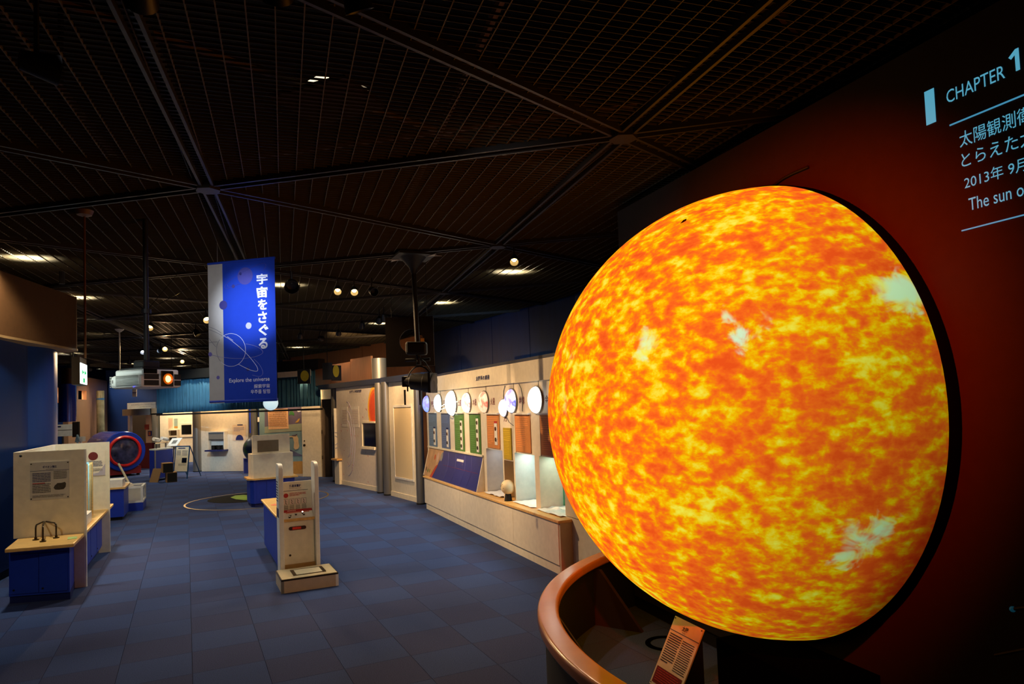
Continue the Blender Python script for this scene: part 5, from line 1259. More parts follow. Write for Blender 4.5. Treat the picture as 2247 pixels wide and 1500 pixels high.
# ---- blue drum with red porthole
Pd = AT(273, 992, 21.5)
nd = azdir(132.0); Rd = 0.62
zc = max(Pd.z, 0.17 + Rd)
cF = V2(Pd.x, Pd.y, zc)
t = thing('drum_exhibit', 'big blue drum lying on a red base with a red-rimmed porthole', 'exhibit', V2(Pd.x, Pd.y))
obj('barrel', MB().lathe(cF, -nd, [(0.46, -0.02), (Rd - 0.02, -0.02), (Rd, 0.0), (Rd, 1.7), (0, 1.7)], 48), mat('drum_blue', (22, 52, 160), 0.22), t, smooth=True)
obj('porthole_ring', MB().lathe(cF + nd * 0.02, nd, [(0.40, -0.02), (0.41, 0.05), (0.45, 0.06), (0.49, 0.03), (0.49, -0.02)], 48), REDPAINT, t, smooth=True)
obj('porthole_glass', MB().lathe(cF + nd * 0.02, nd, [(0, 0.05), (0.2, 0.04), (0.41, 0.0)], 36), mat('star_glass', (46, 48, 78), 0.12, var=0.7, scale=5), t, smooth=True)
xdn = Vector((0, 0, 1)).cross(nd)
cn = [V2(cF.x, cF.y) + xdn * s * 0.5 - nd * k for s, k in ((-1, 0.05), (1, 0.05), (1, 1.55), (-1, 1.55))]
obj('red_base', MB().prism(cn, 0.07, max(0.3, zc - Rd * 0.86)), DARKRED, t)
for p in cn: obj('foot', MB().lathe(p + (V2(cF.x, cF.y) - nd * 0.8 - p) * 0.12, (0, 0, 1), [(0.05, 0), (0.05, 0.07)], 10), BLACK, t)
lp_ = cF - nd * 0.6 + Vector((0, 0, Rd))
for k in range(3):
    o = obj('label_plate', MB().box(-0.09, 0.09, -0.03, 0.03, -0.004, 0.004), (BLACK, WHITE, BLACK)[k], None)
    ang = math.radians(52); o.location = cF - nd * (0.35 + 0.28 * k) + (xdn * -math.sin(ang) + Vector((0, 0, 1)) * math.cos(ang)) * (Rd + 0.004)
    adopt(o, t)

# ---- telescope cart, speaker boxes, easel, lectern plate
Pk = G(341, 1056); CK = Pl(Pk, G(380, 1049)); 
zt = Zat(341, 988, Pk)
t = thing('blue_case', 'tall blue wheeled case with pale edging', 'case', Pk)
xl = azdir(-48)
w1 = CK.L
e_l = V2(Pk.x, Pk.y) + xl * 0.42
foot = [V2(Pk.x, Pk.y), CK.p(w1, 0), CK.p(w1, 0) + xl * 0.42, e_l]
obj('body', MB().prism(foot, 0.08, zt), BLUE, t)
obj('top_edge', MB().prism([p + (p - V2(Pk.x - 0.1, Pk.y + 0.2)).normalized() * 0.01 for p in foot], zt, zt + 0.035), WHITE, t)
obj('corner_edge', MB().lathe(V2(Pk.x, Pk.y), (0, 0, 1), [(0.02, 0.08), (0.02, zt)], 8), mat('alu_edge', (176, 170, 160), 0.4, 0.4), t)
for p in foot: obj('caster', MB().lathe(p.lerp(V2(sum(q.x for q in foot) / 4, sum(q.y for q in foot) / 4), 0.12), (0, 0, 1), [(0.035, 0), (0.035, 0.08)], 8), GREY, t)
t = thing('twin_telescopes', 'pair of small white telescopes on a rack on the blue case', 'telescope', V2(Pk.x, Pk.y, zt))
c0 = V2(sum(q.x for q in foot) / 4, sum(q.y for q in foot) / 4, zt + 0.035); rr = CK.x
zr_ = Zat(350, 973, Pk)
for s in (-0.2, 0.2): obj('rack_post', MB().tube([c0 + rr * s, V2(c0.x, c0.y, zr_) + rr * s], 0.02, 8), CHROME, t)
obj('rack_bar', MB().tube([V2(c0.x, c0.y, zr_) - rr * 0.28, V2(c0.x, c0.y, zr_) + rr * 0.28], 0.022, 8), CHROME, t)
for s in (-0.2, 0.16):
    q = V2(c0.x, c0.y, zr_ + 0.1) + rr * s
    tu = obj('tube', MB().tube([q - rr * 0.13 + Vector((0, 0, 0.035)), q + rr * 0.05, q + rr * 0.12 - Vector((0, 0, 0.02))], [0.05, 0.055, 0.045], 12), WHITE, t, smooth=True)
    obj('eyepiece', MB().tube([q + rr * 0.12 - Vector((0, 0, 0.02)), q + rr * 0.17 - Vector((0, 0, 0.03))], 0.03, 10), BLACK, tu)
Pb = G(366, 1058.5); BXF = Pl(Pb, G(389, 1056.5))
zb1 = Zat(366, 1037, Pb); zb2 = Zat(360, 1016, Pb)
for nm, x0, x1, za, zb_, lab in (('speaker_box', 0.0, BXF.L, 0.0, zb1, 'lower cardboard brown box with dark front by the blue case'), ('speaker_box', -0.1, BXF.L - 0.1, zb1, zb2, 'upper cardboard brown box with dark front stacked by the blue case')):
    t = thing(nm, lab, 'box', BXF.p(x0, za), 'stacked brown boxes')
    obj('case', MB().wbox(BXF, x0, x1, za + 0.002, zb_, -0.35, 0), CARD, t)
    obj('front_grille', MB().wbox(BXF, x0 + 0.015, x1 - 0.005, za + 0.01, zb_ - 0.015, 0, 0.01), mat('dark_grille', (30, 26, 14), 0.8), t)
P = G(327, 1058); LB = Pl(P, G(346, 1058))
zt_ = Zat(335, 1028, P); u_ = Vector((0, 0, zt_)) - LB.n * 0.12
SLB = Slant(LB.p(0, 0), LB.x, u_ + LB.x * 0.03)
o = obj('leaning_board', MB().wbox(SLB, 0, LB.L, 0, u_.length, -0.015, 0), mat('chipboard', (150, 112, 70), 0.8)); tag(o, 'plain brown board leaning against the blue case', 'board')
# easel sign
Pe = G(411, 1050); ES = Pl(G(379, 1050), Pe)
ze = Zat(398, 979, Pe)
ue = Vector((0, 0, ze)) - ES.n * 0.25 - ES.x * 0.12
SE = Slant(ES.p(0, 0), ES.x, ue)
We = ES.L; He = ue.length
t = thing('easel_sign', 'A-frame sign with blue frame and printed white sheet', 'sign', ES.p(We / 2, 0))
obj('sheet', MB().wbox(SE, 0.03, We - 0.03, He * 0.22, He - 0.03, -0.006, 0.0), mat('easel_sheet', (232, 214, 180), 0.5), t)
for q in ((0, 0.03, 0, He), (We - 0.03, We, 0, He), (0, We, He - 0.03, He), (0, We, He * 0.20, He * 0.22)):
    obj('frame_bar', MB().wbox(SE, *q, -0.015, 0.006), mat('teal_frame', (24, 66, 108), 0.4), t)
for x0 in (0.0, We - 0.03):
    obj('rear_leg', MB().tube([SE.p(x0 + 0.015, He * 0.98, -0.02), ES.p(x0 + 0.015, 0.02, -0.55)], 0.014, 6), mat('teal_frame', (24, 66, 108), 0.4), t)
obj('photo', MB().wbox(SE, We * 0.52, We * 0.85, He * 0.48, He * 0.63, 0.0, 0.003), SCREEN, t)
text_lines(SE, We * 0.12, We * 0.42, He * 0.70, He * 0.86, 5, INK, t, fill=0.3); text_lines(SE, We * 0.5, We * 0.88, He * 0.68, He * 0.86, 5, INK, t, fill=0.3)
text_lines(SE, We * 0.2, We * 0.7, He * 0.90, He * 0.94, 1, INK, t, fill=0.8); text_lines(SE, We * 0.3, We * 0.85, He * 0.38, He * 0.45, 3, GREYINK, t, fill=0.3)
P = AT(378, 974, 20.9)
t = thing('tilted_plate', 'tilted white caption plate on a thin stand behind the blue case', 'sign', V2(P.x, P.y))
SPt = Slant(AT(365, 979, 20.6), azdir(70), Vector((0.1, 0.35, 0.35)))
obj('plate', MB().wbox(SPt, 0, 0.28, 0, 0.33, -0.01, 0), WHITE, t)
obj('print', MB().wbox(SPt, 0.08, 0.2, 0.1, 0.24, 0, 0.003), GREY, t)
obj('stand', MB().tube([V2(P.x, P.y, 0), SPt.p(0.14, 0.14, -0.01)], 0.015, 8), CHROME, t)

# ================================================================ HANGING THINGS
# banner
BT_L, BT_R = AT(455.5, 579, 7.38), AT(602, 565.5, 7.18)
BN_ = Pl(BT_L, BT_R)
bz0, bz1 = BN_.px(530, 882.5)[1], BN_.px(530, 572)[1]; bw = BN_.L
t = thing('hanging_banner', 'blue and silver hanging banner with planets and white lettering', 'banner', BN_.p(bw / 2, bz0))
BB_ = mat('banner_blue', (30, 66, 190), 0.45, var=0.03); BS = mat('banner_silver', (196, 192, 186), 0.4, var=0.04)
xs = bw * 0.225
cloth = obj('cloth', MB().wbox(BN_, xs, bw, bz0, bz1, -0.003, 0.0), BB_, t)
obj('silver_strip', MB().wbox(BN_, 0, xs, bz0, bz1, -0.003, 0.0), BS, t)
obj('top_rod', MB().tube([BN_.p(0, bz1, -0.006), BN_.p(bw, bz1, -0.006)], 0.014, 10), BB_, t)
obj('bottom_rod', MB().tube([BN_.p(0, bz0 + 0.02, -0.006), BN_.p(bw, bz0 + 0.02, -0.006)], 0.014, 10), BB_, t)
for x in (0.12, bw - 0.12): obj('wire', MB().tube([BN_.p(x, bz1, -0.006), BN_.p(x, CEIL, -0.006)], 0.003, 5), GREY, t)
def bz(X, Y): return BN_.px(430 + X / 4.1667, 540 + Y / 4.1667)
LV = mat('violet_dot', (112, 104, 180), 0.5, var=0.0); LV2 = mat('dark_violet_dot', (60, 58, 130), 0.5, var=0.0); PALE = mat('pale_dot', (196, 196, 236), 0.5, var=0.0)
PV = mat('planet_violet', (74, 74, 160), 0.5, var=0.04)
for (X, Y, r, m, nm) in ((450, 272, 80, PV, 'planet'), (408, 252, 13, mat('navy_dot', (16, 30, 110), 0.5, var=0), 'moon'), (342, 366, 17, LV2, 'moon'), (250, 538, 42, LV2, 'moon'), (482, 726, 30, PALE, 'moon'), (131, 988, 20, LV, 'moon'), (399, 922, 11, LV2, 'moon'), (475, 1124, 17, LV2, 'moon'), (203, 1200, 17, LV, 'moon')):
    x, z = bz(X, Y); disc(BN_, x, z, r / 4.1667 / FPX * 7.28, 0.0005, m, cloth, nm + '_print', 28, 0.001)
def curve(pts, w_, m, nm):
    P3 = [BN_.p(*bz(X, Y), 0.0015) for X, Y in pts]; fin_ = []
    for i in range(len(P3) - 1):                    # smooth through the points
        p0, p1, p2, p3 = P3[max(0, i - 1)], P3[i], P3[i + 1], P3[min(len(P3) - 1, i + 2)]
        for k in range(5):
            u = k / 5; fin_.append(0.5 * ((2 * p1) + (p2 - p0) * u + (2 * p0 - 5 * p1 + 4 * p2 - p3) * u * u + (3 * p1 - p0 - 3 * p2 + p3) * u ** 3))
    fin_.append(P3[-1]); obj(nm, MB().tube(fin_, w_, 4), m, cloth)
WL = mat('white_line', (226, 228, 244), 0.5, var=0.0); DL = mat('dim_line', (150, 150, 200), 0.5, var=0.0); GL = mat('grey_line', (110, 110, 130), 0.5, var=0.0)
curve([(265 * 0 + 188 + 133 + 133 * math.cos(a), 948 + 150 * math.sin(a)) for a in [math.radians(-140 + 275 * k / 20) for k in range(21)]], 0.0026, WL, 'circle_line')
curve([(321 + 133 * math.cos(a), 948 + 150 * math.sin(a)) for a in [math.radians(135 + 85 * k / 8) for k in range(9)]], 0.0022, GL, 'circle_line')
curve([(245, 815), (300, 845), (360, 890), (420, 940), (480, 1000), (530, 1060), (560, 1105), (565, 1135), (545, 1143), (500, 1132), (450, 1110), (392, 1080)], 0.003, WL, 'orbit_line')
curve([(288, 826), (340, 862)], 0.0026, WL, 'orbit_line')
curve([(116, 760), (180, 785), (245, 820)], 0.0018, GL, 'orbit_line'); curve([(116, 735), (180, 760), (232, 792)], 0.0018, GL, 'orbit_line')
curve([(116, 838), (150, 882), (182, 920)], 0.0018, GL, 'orbit_line'); curve([(116, 884), (155, 876), (196, 873)], 0.0018, GL, 'orbit_line')
curve([(146, 992), (220, 1012), (300, 1022), (400, 1026), (500, 1018), (570, 1000), (610, 975), (600, 945), (560, 920), (510, 902), (456, 893)], 0.0022, DL, 'orbit_line')
curve([(530, 1030), (575, 1075), (605, 1125), (610, 1165), (590, 1188), (555, 1187), (517, 1177)], 0.0018, DL, 'orbit_line')
curve([(318, 385), (280, 388), (262, 375), (275, 345), (320, 305), (380, 265), (450, 225), (520, 190), (580, 165), (625, 157), (640, 170), (635, 195), (610, 225)], 0.0016, PV, 'orbit_line')
curve([(405, 345), (350, 360), (300, 375), (287, 350)], 0.0016, PV, 'orbit_line')
WI = mat('banner_white', (240, 240, 250), 0.5, var=0.0)
for ch, (xa, ya, xb_, yb) in zip('宇宙をさぐる', ((556, 352, 655, 246), (556, 474, 655, 362), (566, 585, 652, 480), (570, 705, 650, 592), (576, 822, 664, 708), (574, 940, 656, 834))):
    x0, z0 = bz(xa, ya); x1, z1_ = bz(xb_, yb); lettering(ch, BN_.p(x0, z0), BN_.x, (0, 0, 1), x1 - x0, z1_ - z0, WI, cloth, 0.002, 0.035)
def bt(s_, xa, ya, xb_, yb, bold):
    x0, z0 = bz(xa, ya); x1, _ = bz(xb_, ya); _, z1_ = bz(xa, yb); lettering(s_, BN_.p(x0, z0), BN_.x, (0, 0, 1), x1 - x0, z1_ - z0, WI, cloth, 0.002, bold)
bt('Explore the universe', 305, 1258, 675, 1210, 0.012); bt('探索宇宙', 532, 1298, 677, 1262, 0.012); bt('우주를 탐험', 502, 1350, 678, 1312, 0.012)

def ceiling_point(u, v): return G(u, v, CEIL)
# projector on its pole
Pp = AT(322, 832, 6.4); nf = azdir(112.0); nx = Vector((0, 0, 1)).cross(nf)
pj = thing('projector', 'white projector with glowing orange lens hanging on a black pole', 'projector', V2(Pp.x, Pp.y, Pp.z - 0.09))
PJ = Slant(Pp - Vector((0, 0, 0.085)), nx, (0, 0, 1))           # origin at the middle of the underside, n = front
hwj, dj = 0.225, 0.20
obj('body', MB().wbox(PJ, -hwj, hwj, 0.0, 0.12, -dj, dj), WHITE, pj, bevel=0.03)
obj('upper_body', MB().wbox(PJ, -hwj + 0.03, hwj - 0.03, 0.115, 0.17, -dj + 0.03, dj - 0.01), WHITE, pj, bevel=0.015)
obj('grille', MB().wbox(PJ, -hwj + 0.03, -0.04, 0.02, 0.068, dj, dj + 0.004), BLACK, pj); obj('grille', MB().wbox(PJ, -hwj + 0.03, -0.04, 0.076, 0.125, dj, dj + 0.004), BLACK, pj)
obj('grille', MB().wbox(PJ, 0.13, hwj - 0.02, 0.02, 0.068, dj, dj + 0.004), BLACK, pj); obj('grille', MB().wbox(PJ, 0.13, hwj - 0.02, 0.076, 0.125, dj, dj + 0.004), BLACK, pj)
lb = obj('lens_box', MB().wbox(PJ, -0.02, 0.115, 0.01, 0.155, dj, dj + 0.012), BLACKGLOSS, pj, bevel=0.01)
lc_ = PJ.p(0.05, 0.08, dj + 0.012)
obj('lens_ring', MB().lathe(lc_, nf, [(0.05, 0), (0.05, 0.012), (0.04, 0.014), (0.03, 0.004)], 28), mat('amber_ring', (150, 70, 14), 0.3, emit=(190, 84, 10), es=0.9), lb, smooth=True)
obj('lens_glass', MB().lathe(lc_, nf, [(0, 0.016), (0.02, 0.012), (0.032, 0.003)], 24), mat('lens_glow', (255, 200, 120), 0.2, emit=(255, 190, 90), es=6.0), lb, smooth=True)
obj('dark_top_panel', MB().wbox(PJ, -hwj + 0.03, -0.05, 0.13, 0.17, dj - 0.01, dj - 0.006), SCREEN, pj)
SDj = Slant(Pp - Vector((0, 0, 0.085)) - nx * hwj, nf, (0, 0, 1))    # left side as seen
for k in range(9):
    obj('vent_slat', MB().wbox(SDj, -0.12, 0.16, 0.025 + 0.0105 * k, 0.031 + 0.0105 * k, 0.0, 0.003), GREY, pj)
for k in range(7): obj('rear_fin', MB().wbox(PJ, -hwj + 0.01, -hwj + 0.03, 0.015 + 0.015 * k, 0.022 + 0.015 * k, -dj - 0.012, -dj), WHITE, pj)
obj('small_mark', MB().wbox(SDj, -0.165, -0.155, 0.05, 0.08, 0.0, 0.002), GREYINK, pj)
obj('blue_led', MB().wbox(SDj, 0.1, 0.12, 0.006, 0.012, 0.001, 0.004), mat('blue_led', (60, 60, 255), 0.4, emit=(70, 70, 255), es=2), pj)
obj('mount_plate', MB().wbox(PJ, -0.16, 0.16, 0.172, 0.186, -0.14, 0.14), BLACK, pj)
obj('mount_clamp', MB().wbox(PJ, -0.09, 0.09, 0.186, 0.26, -0.07, 0.07), BLACK, pj, bevel=0.015)
ptop = V2(Pp.x, Pp.y, CEIL)
obj('pole', MB().tube([PJ.p(0, 0.25, 0), ptop], 0.024, 14), BLACK, pj, smooth=True)
zr = Zat(325, 683, Pp)
obj('collar', MB().lathe(V2(Pp.x, Pp.y, zr), (0, 0, 1), [(0.045, -0.02), (0.045, 0.02)], 14), BLACK, pj)
for u, v in ((150, 545), (222, 588), (405, 582), (470, 600)):
    e = ceiling_point(u, v); e.z = CEIL
    obj('guy_wire', MB().tube([V2(Pp.x, Pp.y, zr), e], 0.004, 4), CHROME, pj)
spot('projector_beam', lc_ + nf * 0.05, SC, 22, (1.0, 0.45, 0.16), 24, 0.4, 0.02, pj)
# second projector, near the camera, that paints the red corona
Pq = Vector((-0.1, 0.9, 3.35)); nq = (SC - Pq); nq.z = 0; nq.normalize()
pq = thing('projector', 'second white ceiling projector nearer the visitor', 'projector', Pq)
PQ = Slant(Pq - Vector((0, 0, 0.08)), Vector((0, 0, 1)).cross(nq), (0, 0, 1))
obj('body', MB().wbox(PQ, -0.24, 0.24, 0.0, 0.17, -0.2, 0.2), WHITE, pq, bevel=0.03)
obj('lens', MB().lathe(PQ.p(0.05, 0.08, 0.2), nq, [(0.05, 0), (0.05, 0.03), (0, 0.03)], 20), BLACKGLOSS, pq)
obj('pole', MB().tube([PQ.p(0, 0.17, 0), V2(Pq.x, Pq.y, CEIL - 0.005)], 0.024, 12), BLACK, pq)
spot('corona_beam', PQ.p(0.05, 0.08, 0.26), SC + Vector((0.15, 0.05, 0.05)), 2000, (1.0, 0.03, 0.0), 53, 1.0, 0.03, pq)

# white detector pole, exit sign, black hanging pole at left
P = ceiling_point(262, 722)
t = thing('detector_pole', 'thin white rod with cup hanging from the ceiling behind the projector', 'rod', P)
obj('cup', MB().lathe(P, (0, 0, -1), [(0.09, 0), (0.07, 0.03), (0.03, 0.06), (0, 0.07)], 18), WHITE, t, smooth=True)
obj('rod', MB().tube([P - Vector((0, 0, 0.05)), V2(P.x, P.y, 2.75)], 0.015, 8), WHITE, t)
P = ceiling_point(185, 462)
t = thing('exit_sign', 'green and white lit exit sign hanging on a brown rod', 'sign', V2(P.x, P.y, 2.18))
obj('cup', MB().lathe(P, (0, 0, -1), [(0.075, 0), (0.06, 0.04), (0.02, 0.055), (0, 0.055)], 18), mat('cup_brown', (120, 84, 50), 0.5), t, smooth=True)
zt_, zb_ = Zat(180, 786, P), Zat(180, 845, P)
obj('rod', MB().tube([P - Vector((0, 0, 0.05)), V2(P.x, P.y, zt_)], 0.01, 8), mat('rod_brown', (120, 76, 36), 0.5), t)
EX = Slant(V2(P.x + 0.055, P.y - 0.16, 0), azdir(-24.5), (0, 0, 1))
ez0, ez1 = zb_ + 0.0, zt_
obj('housing', MB().wbox(EX, -0.02, 0.36, ez0, ez1, -0.06, 0.0), mat('sign_housing', (60, 44, 26), 0.6), t)
obj('lit_face', MB().wbox(EX, -0.01, 0.35, ez0 + 0.01, ez1 - 0.05, 0.0, 0.006), mat('exit_white', (240, 255, 250), 0.4, emit=(236, 255, 250), es=2.2), t)
GE = mat('exit_green', (0, 160, 90), 0.4, emit=(0, 180, 100), es=0.9)
hE = ez1 - 0.05 - ez0
for xa, xb_ in ((0.06, 0.15), (0.19, 0.28)):
    obj('green_arrow', MB().wbox(EX, xa, xb_, ez0 + hE * 0.55, ez0 + hE * 0.63, 0.006, 0.009), GE, t)
    obj('green_arrow', MB().extr([EX.p(xa, ez0 + hE * 0.47, 0.006), EX.p(xb_, ez0 + hE * 0.59, 0.006), EX.p(xa, ez0 + hE * 0.71, 0.006), EX.p(xa + 0.02, ez0 + hE * 0.59, 0.006)], EX.n * 0.003), GE, t)
obj('green_figure', MB().wbox(EX, 0.12, 0.2, ez0 + hE * 0.12, ez0 + hE * 0.32, 0.006, 0.009), GE, t)
point('sign_glow', EX.p(0.17, (ez0 + ez1) / 2, 0.12), 0.6, (0.85, 1, 0.95), 0.06, t)
P = G(118, 200, CEIL); Pq2 = AT(136, 640, 8.6)
tag(obj('canopy_hanger', MB().tube([V2(Pq2.x, Pq2.y, 7.4), V2(Pq2.x, Pq2.y, 3.6)], 0.035, 10), mat('hanger_grey', (34, 34, 38), 0.5)), 'long black hanger tube above the brown canopy', 'tube')
# theatre lamp cluster on the ceiling pole
Pl_ = ceiling_point(906, 556); Pl_.z = CEIL
t = thing('stage_lamp_cluster', 'black stage lamp cluster on a ceiling pole before the planets wall', 'lamp', V2(Pl_.x, Pl_.y, 2.1))
dd = azdir(26)
dia = [V2(Pl_.x, Pl_.y) + azdir(a) * 0.33 for a in (20, 110, 200, 290)]
obj('ceiling_plate', MB().prism(dia, CEIL - 0.05, CEIL - 0.02), BLACK, t)
obj('cone', MB().lathe(Pl_ - Vector((0, 0, 0.05)), (0, 0, -1), [(0.16, 0), (0.05, 0.13), (0.03, 0.2), (0, 0.2)], 20), BLACK, t, smooth=True)
for a in (110, 290):
    pa = V2(Pl_.x, Pl_.y, CEIL - 0.03) + azdir(a) * 0.29
    obj('white_flap', MB().prism([pa, pa + azdir(a - 50) * 0.1, pa - azdir(a) * 0.1, pa + azdir(a + 50) * 0.1], CEIL - 0.056, CEIL - 0.051), mat('flap_grey', (170, 160, 146), 0.6), t)
zlow = Zat(915, 800, Pl_)
obj('pole', MB().tube([V2(Pl_.x, Pl_.y, CEIL - 0.1), V2(Pl_.x + 0.03, Pl_.y, zlow)], 0.03, 12), BLACK, t, smooth=True)
obj('bracket', MB().wbox(Slant(V2(Pl_.x, Pl_.y, zlow + 0.12), RT, (0, 0, 1)), -0.12, 0.14, 0, 0.16, -0.06, 0.06), BLACK, t, bevel=0.03)
obj('cross_bar', MB().tube([V2(Pl_.x - 0.13, Pl_.y, zlow + 0.06), V2(Pl_.x + 0.17, Pl_.y, zlow + 0.06)], 0.02, 8), BLACK, t)
yo = [V2(Pl_.x + 0.04 + 0.15 * math.cos(a), Pl_.y - 0.02, zlow - 0.22 + 0.2 * math.sin(a)) for a in [math.pi * k / 12 for k in range(13)]]
obj('yoke', MB().tube([yo[0] - Vector((0, 0, 0.1))] + yo + [yo[-1] - Vector((0, 0, 0.1))], 0.01, 6), BLACK, t)
zc_ = Zat(918, 838, Pl_)
ax = Vector((1, -0.25, -0.12)).normalized()
hc = V2(Pl_.x + 0.04, Pl_.y - 0.02, zc_)
obj('lamp_body', MB().lathe(hc - ax * 0.2, ax, [(0, 0), (0.06, 0), (0.07, 0.08), (0.1, 0.1), (0.105, 0.26), (0.12, 0.27), (0.12, 0.38), (0.1, 0.39), (0, 0.37)], 20), mat('lamp_housing', (26, 24, 24), 0.45), t, smooth=True)
obj('shutter_frame', MB().wbox(Slant(hc + ax * 0.15, Vector((0.25, 1, 0)), (0, 0, 1)), -0.12, 0.12, -0.12, 0.12, 0.0, 0.03), BLACK, t)
obj('rear_vent', MB().wbox(Slant(hc - ax * 0.16, RT, (0, 0, 1)), -0.06, 0.06, -0.07, 0.05, -0.05, 0.05), BLACK, t)
for u in (888, 921):
    a = AT(u, 855, Pl_.y); b = AT(u + 1, 888, Pl_.y); obj('hanging_rod', MB().tube([a, b], 0.012, 8), BLACK, t)
obj('cable', MB().tube([V2(Pl_.x + 0.03, Pl_.y - 0.03, zlow + 0.1), V2(Pl_.x + 0.12, Pl_.y - 0.06, zlow + 0.02), V2(Pl_.x + 0.2, Pl_.y - 0.06, zlow - 0.12), V2(Pl_.x + 0.16, Pl_.y - 0.04, zc_)], 0.007, 6), BLACK, t)
# brown board with hole, hanging behind it
HBp = frame(AT(848, 750, 8.78), 88.0)
a = HBp.px(848, 805); b = HBp.px(950, 693); hx, hz = HBp.px(903, 748); rh = 0.155
t = thing('holed_board', 'square dark brown board with a round hole hanging from the ceiling', 'board', HBp.p((a[0] + b[0]) / 2, a[1]))
def quad_ring(x0, x1, z0, z1, cx, cz, r, n=32):
    outer_, inner_ = [], []
    for k in range(n):
        an = 2 * math.pi * k / n; c_, s_ = math.cos(an), math.sin(an)
        inner_.append((cx + r * c_, cz + r * s_))
        tt = min((((x1 if c_ > 0 else x0) - cx) / c_) if abs(c_) > 1e-6 else 9, (((z1 if s_ > 0 else z0) - cz) / s_) if abs(s_) > 1e-6 else 9)
        outer_.append((cx + tt * c_, cz + tt * s_))
    # move the nearest samples on to the corners
    for cxx, czz in ((x0, z0), (x1, z0), (x1, z1), (x0, z1)):
        k = min(range(n), key=lambda i: (outer_[i][0] - cxx) ** 2 + (outer_[i][1] - czz) ** 2); outer_[k] = (cxx, czz)
    return outer_, inner_
def ring_board(P, x0, x1, z0, z1, cx, cz, r, th, m, parent):
    o_, i_ = quad_ring(x0, x1, z0, z1, cx, cz, r); n = len(o_)
    vs = [P.p(*q, 0) for q in o_] + [P.p(*q, 0) for q in i_] + [P.p(*q, -th) for q in o_] + [P.p(*q, -th) for q in i_]; fs = []
    for k in range(n):
        j = (k + 1) % n
        fs += [(k, j, n + j, n + k), (2 * n + k, 3 * n + k, 3 * n + j, 2 * n + j), (k, 2 * n + k, 2 * n + j, j), (n + k, n + j, 3 * n + j, 3 * n + k)]
    return obj('board', MB().add(vs, fs), m, parent)
ring_board(HBp, a[0], b[0], a[1], b[1], hx, hz, rh, 0.03, BOARDBROWN, t)
for x in (a[0] + 0.08, b[0] - 0.08): obj('wire', MB().tube([HBp.p(x, b[1], -0.015), HBp.p(x, CEIL, -0.015)], 0.004, 5), BLACK, t)
x, z = HBp.px(927, 752); obj('yellow_label', MB().wbox(HBp, x - 0.02, x + 0.025, z - 0.06, z + 0.06, 0.001, 0.004), mat('label_ochre', (190, 120, 30), 0.6), t)
# square boards with yellow discs
YD = mat('yellow_disc', (196, 172, 24), 0.6)
for u0, u1, v0, v1, Y, az, side, lab in ((653, 680, 809, 842, 14.0, 88, 'yd', 'small black square board with yellow disc right of the banner'), (708, 728, 795, 833, 12.5, 88, 'n', 'small black square board next to the bronze wall'), (361, 391, 812, 850, 14.5, 88, 'yd', 'small black square board with yellow disc behind the projector')):
    F = frame(AT(u0, (v0 + v1) / 2, Y), az); a = F.px(u0, v1); b = F.px(u1, v0)
    t = thing('disc_board', lab, 'board', F.p((a[0] + b[0]) / 2, a[1]))
    obj('board', MB().wbox(F, a[0], b[0], a[1], b[1], -0.05, 0), mat('board_black', (22, 22, 24), 0.7), t)
    obj('hanger', MB().tube([F.p((a[0] + b[0]) / 2, b[1], -0.02), F.p((a[0] + b[0]) / 2, CEIL, -0.02)], 0.006, 5), BLACK, t)
    if side == 'yd': disc(F, (a[0] + b[0]) / 2 + 0.02, (a[1] + b[1]) / 2 + 0.01, (b[1] - a[1]) * 0.37, 0.001, YD, t, 'yellow_disc', 28, 0.006, 0.75)
    else:
        E2 = frame(F.p(b[0], 0, -0.02), 40.0)
        obj('side_board', MB().wbox(E2, 0.0, 0.2, a[1] - 0.02, b[1] - 0.05, -0.03, 0), mat('board_black', (22, 22, 24), 0.7), t)
        disc(E2, 0.08, (a[1] + b[1]) / 2, (b[1] - a[1]) * 0.36, 0.001, YD, t, 'yellow_disc', 24, 0.005, 0.6)
# square acoustic panel above the mesh with lamps behind it
q = [G(*p, 4.15) for p in ((592, 213), (758, 171), (846, 236), (700, 278))]
tag(obj('upper_board', MB().prism(q, 4.15, 4.18), mat('board_umber', (40, 22, 12), 0.8)), 'dark square board lying above the ceiling mesh', 'board')
for pts, lab in ((((676, 186), (694, 176), (722, 178), (708, 185)), 'bright sliver of ceiling lamp behind the dark square board'), (((786, 196), (796, 196), (808, 202), (800, 206)), 'dim sliver of ceiling lamp right of the dark square board')):
    es = 1.6 if 'bright' in lab else 0.25
    o = obj('lamp_panel', MB().prism([G(*p, 4.3) for p in pts], 4.3, 4.33), mat('sliver_%d' % int(es * 10), (255, 240, 210), 0.5, emit=(255, 236, 196), es=es)); tag(o, lab, 'lamp')

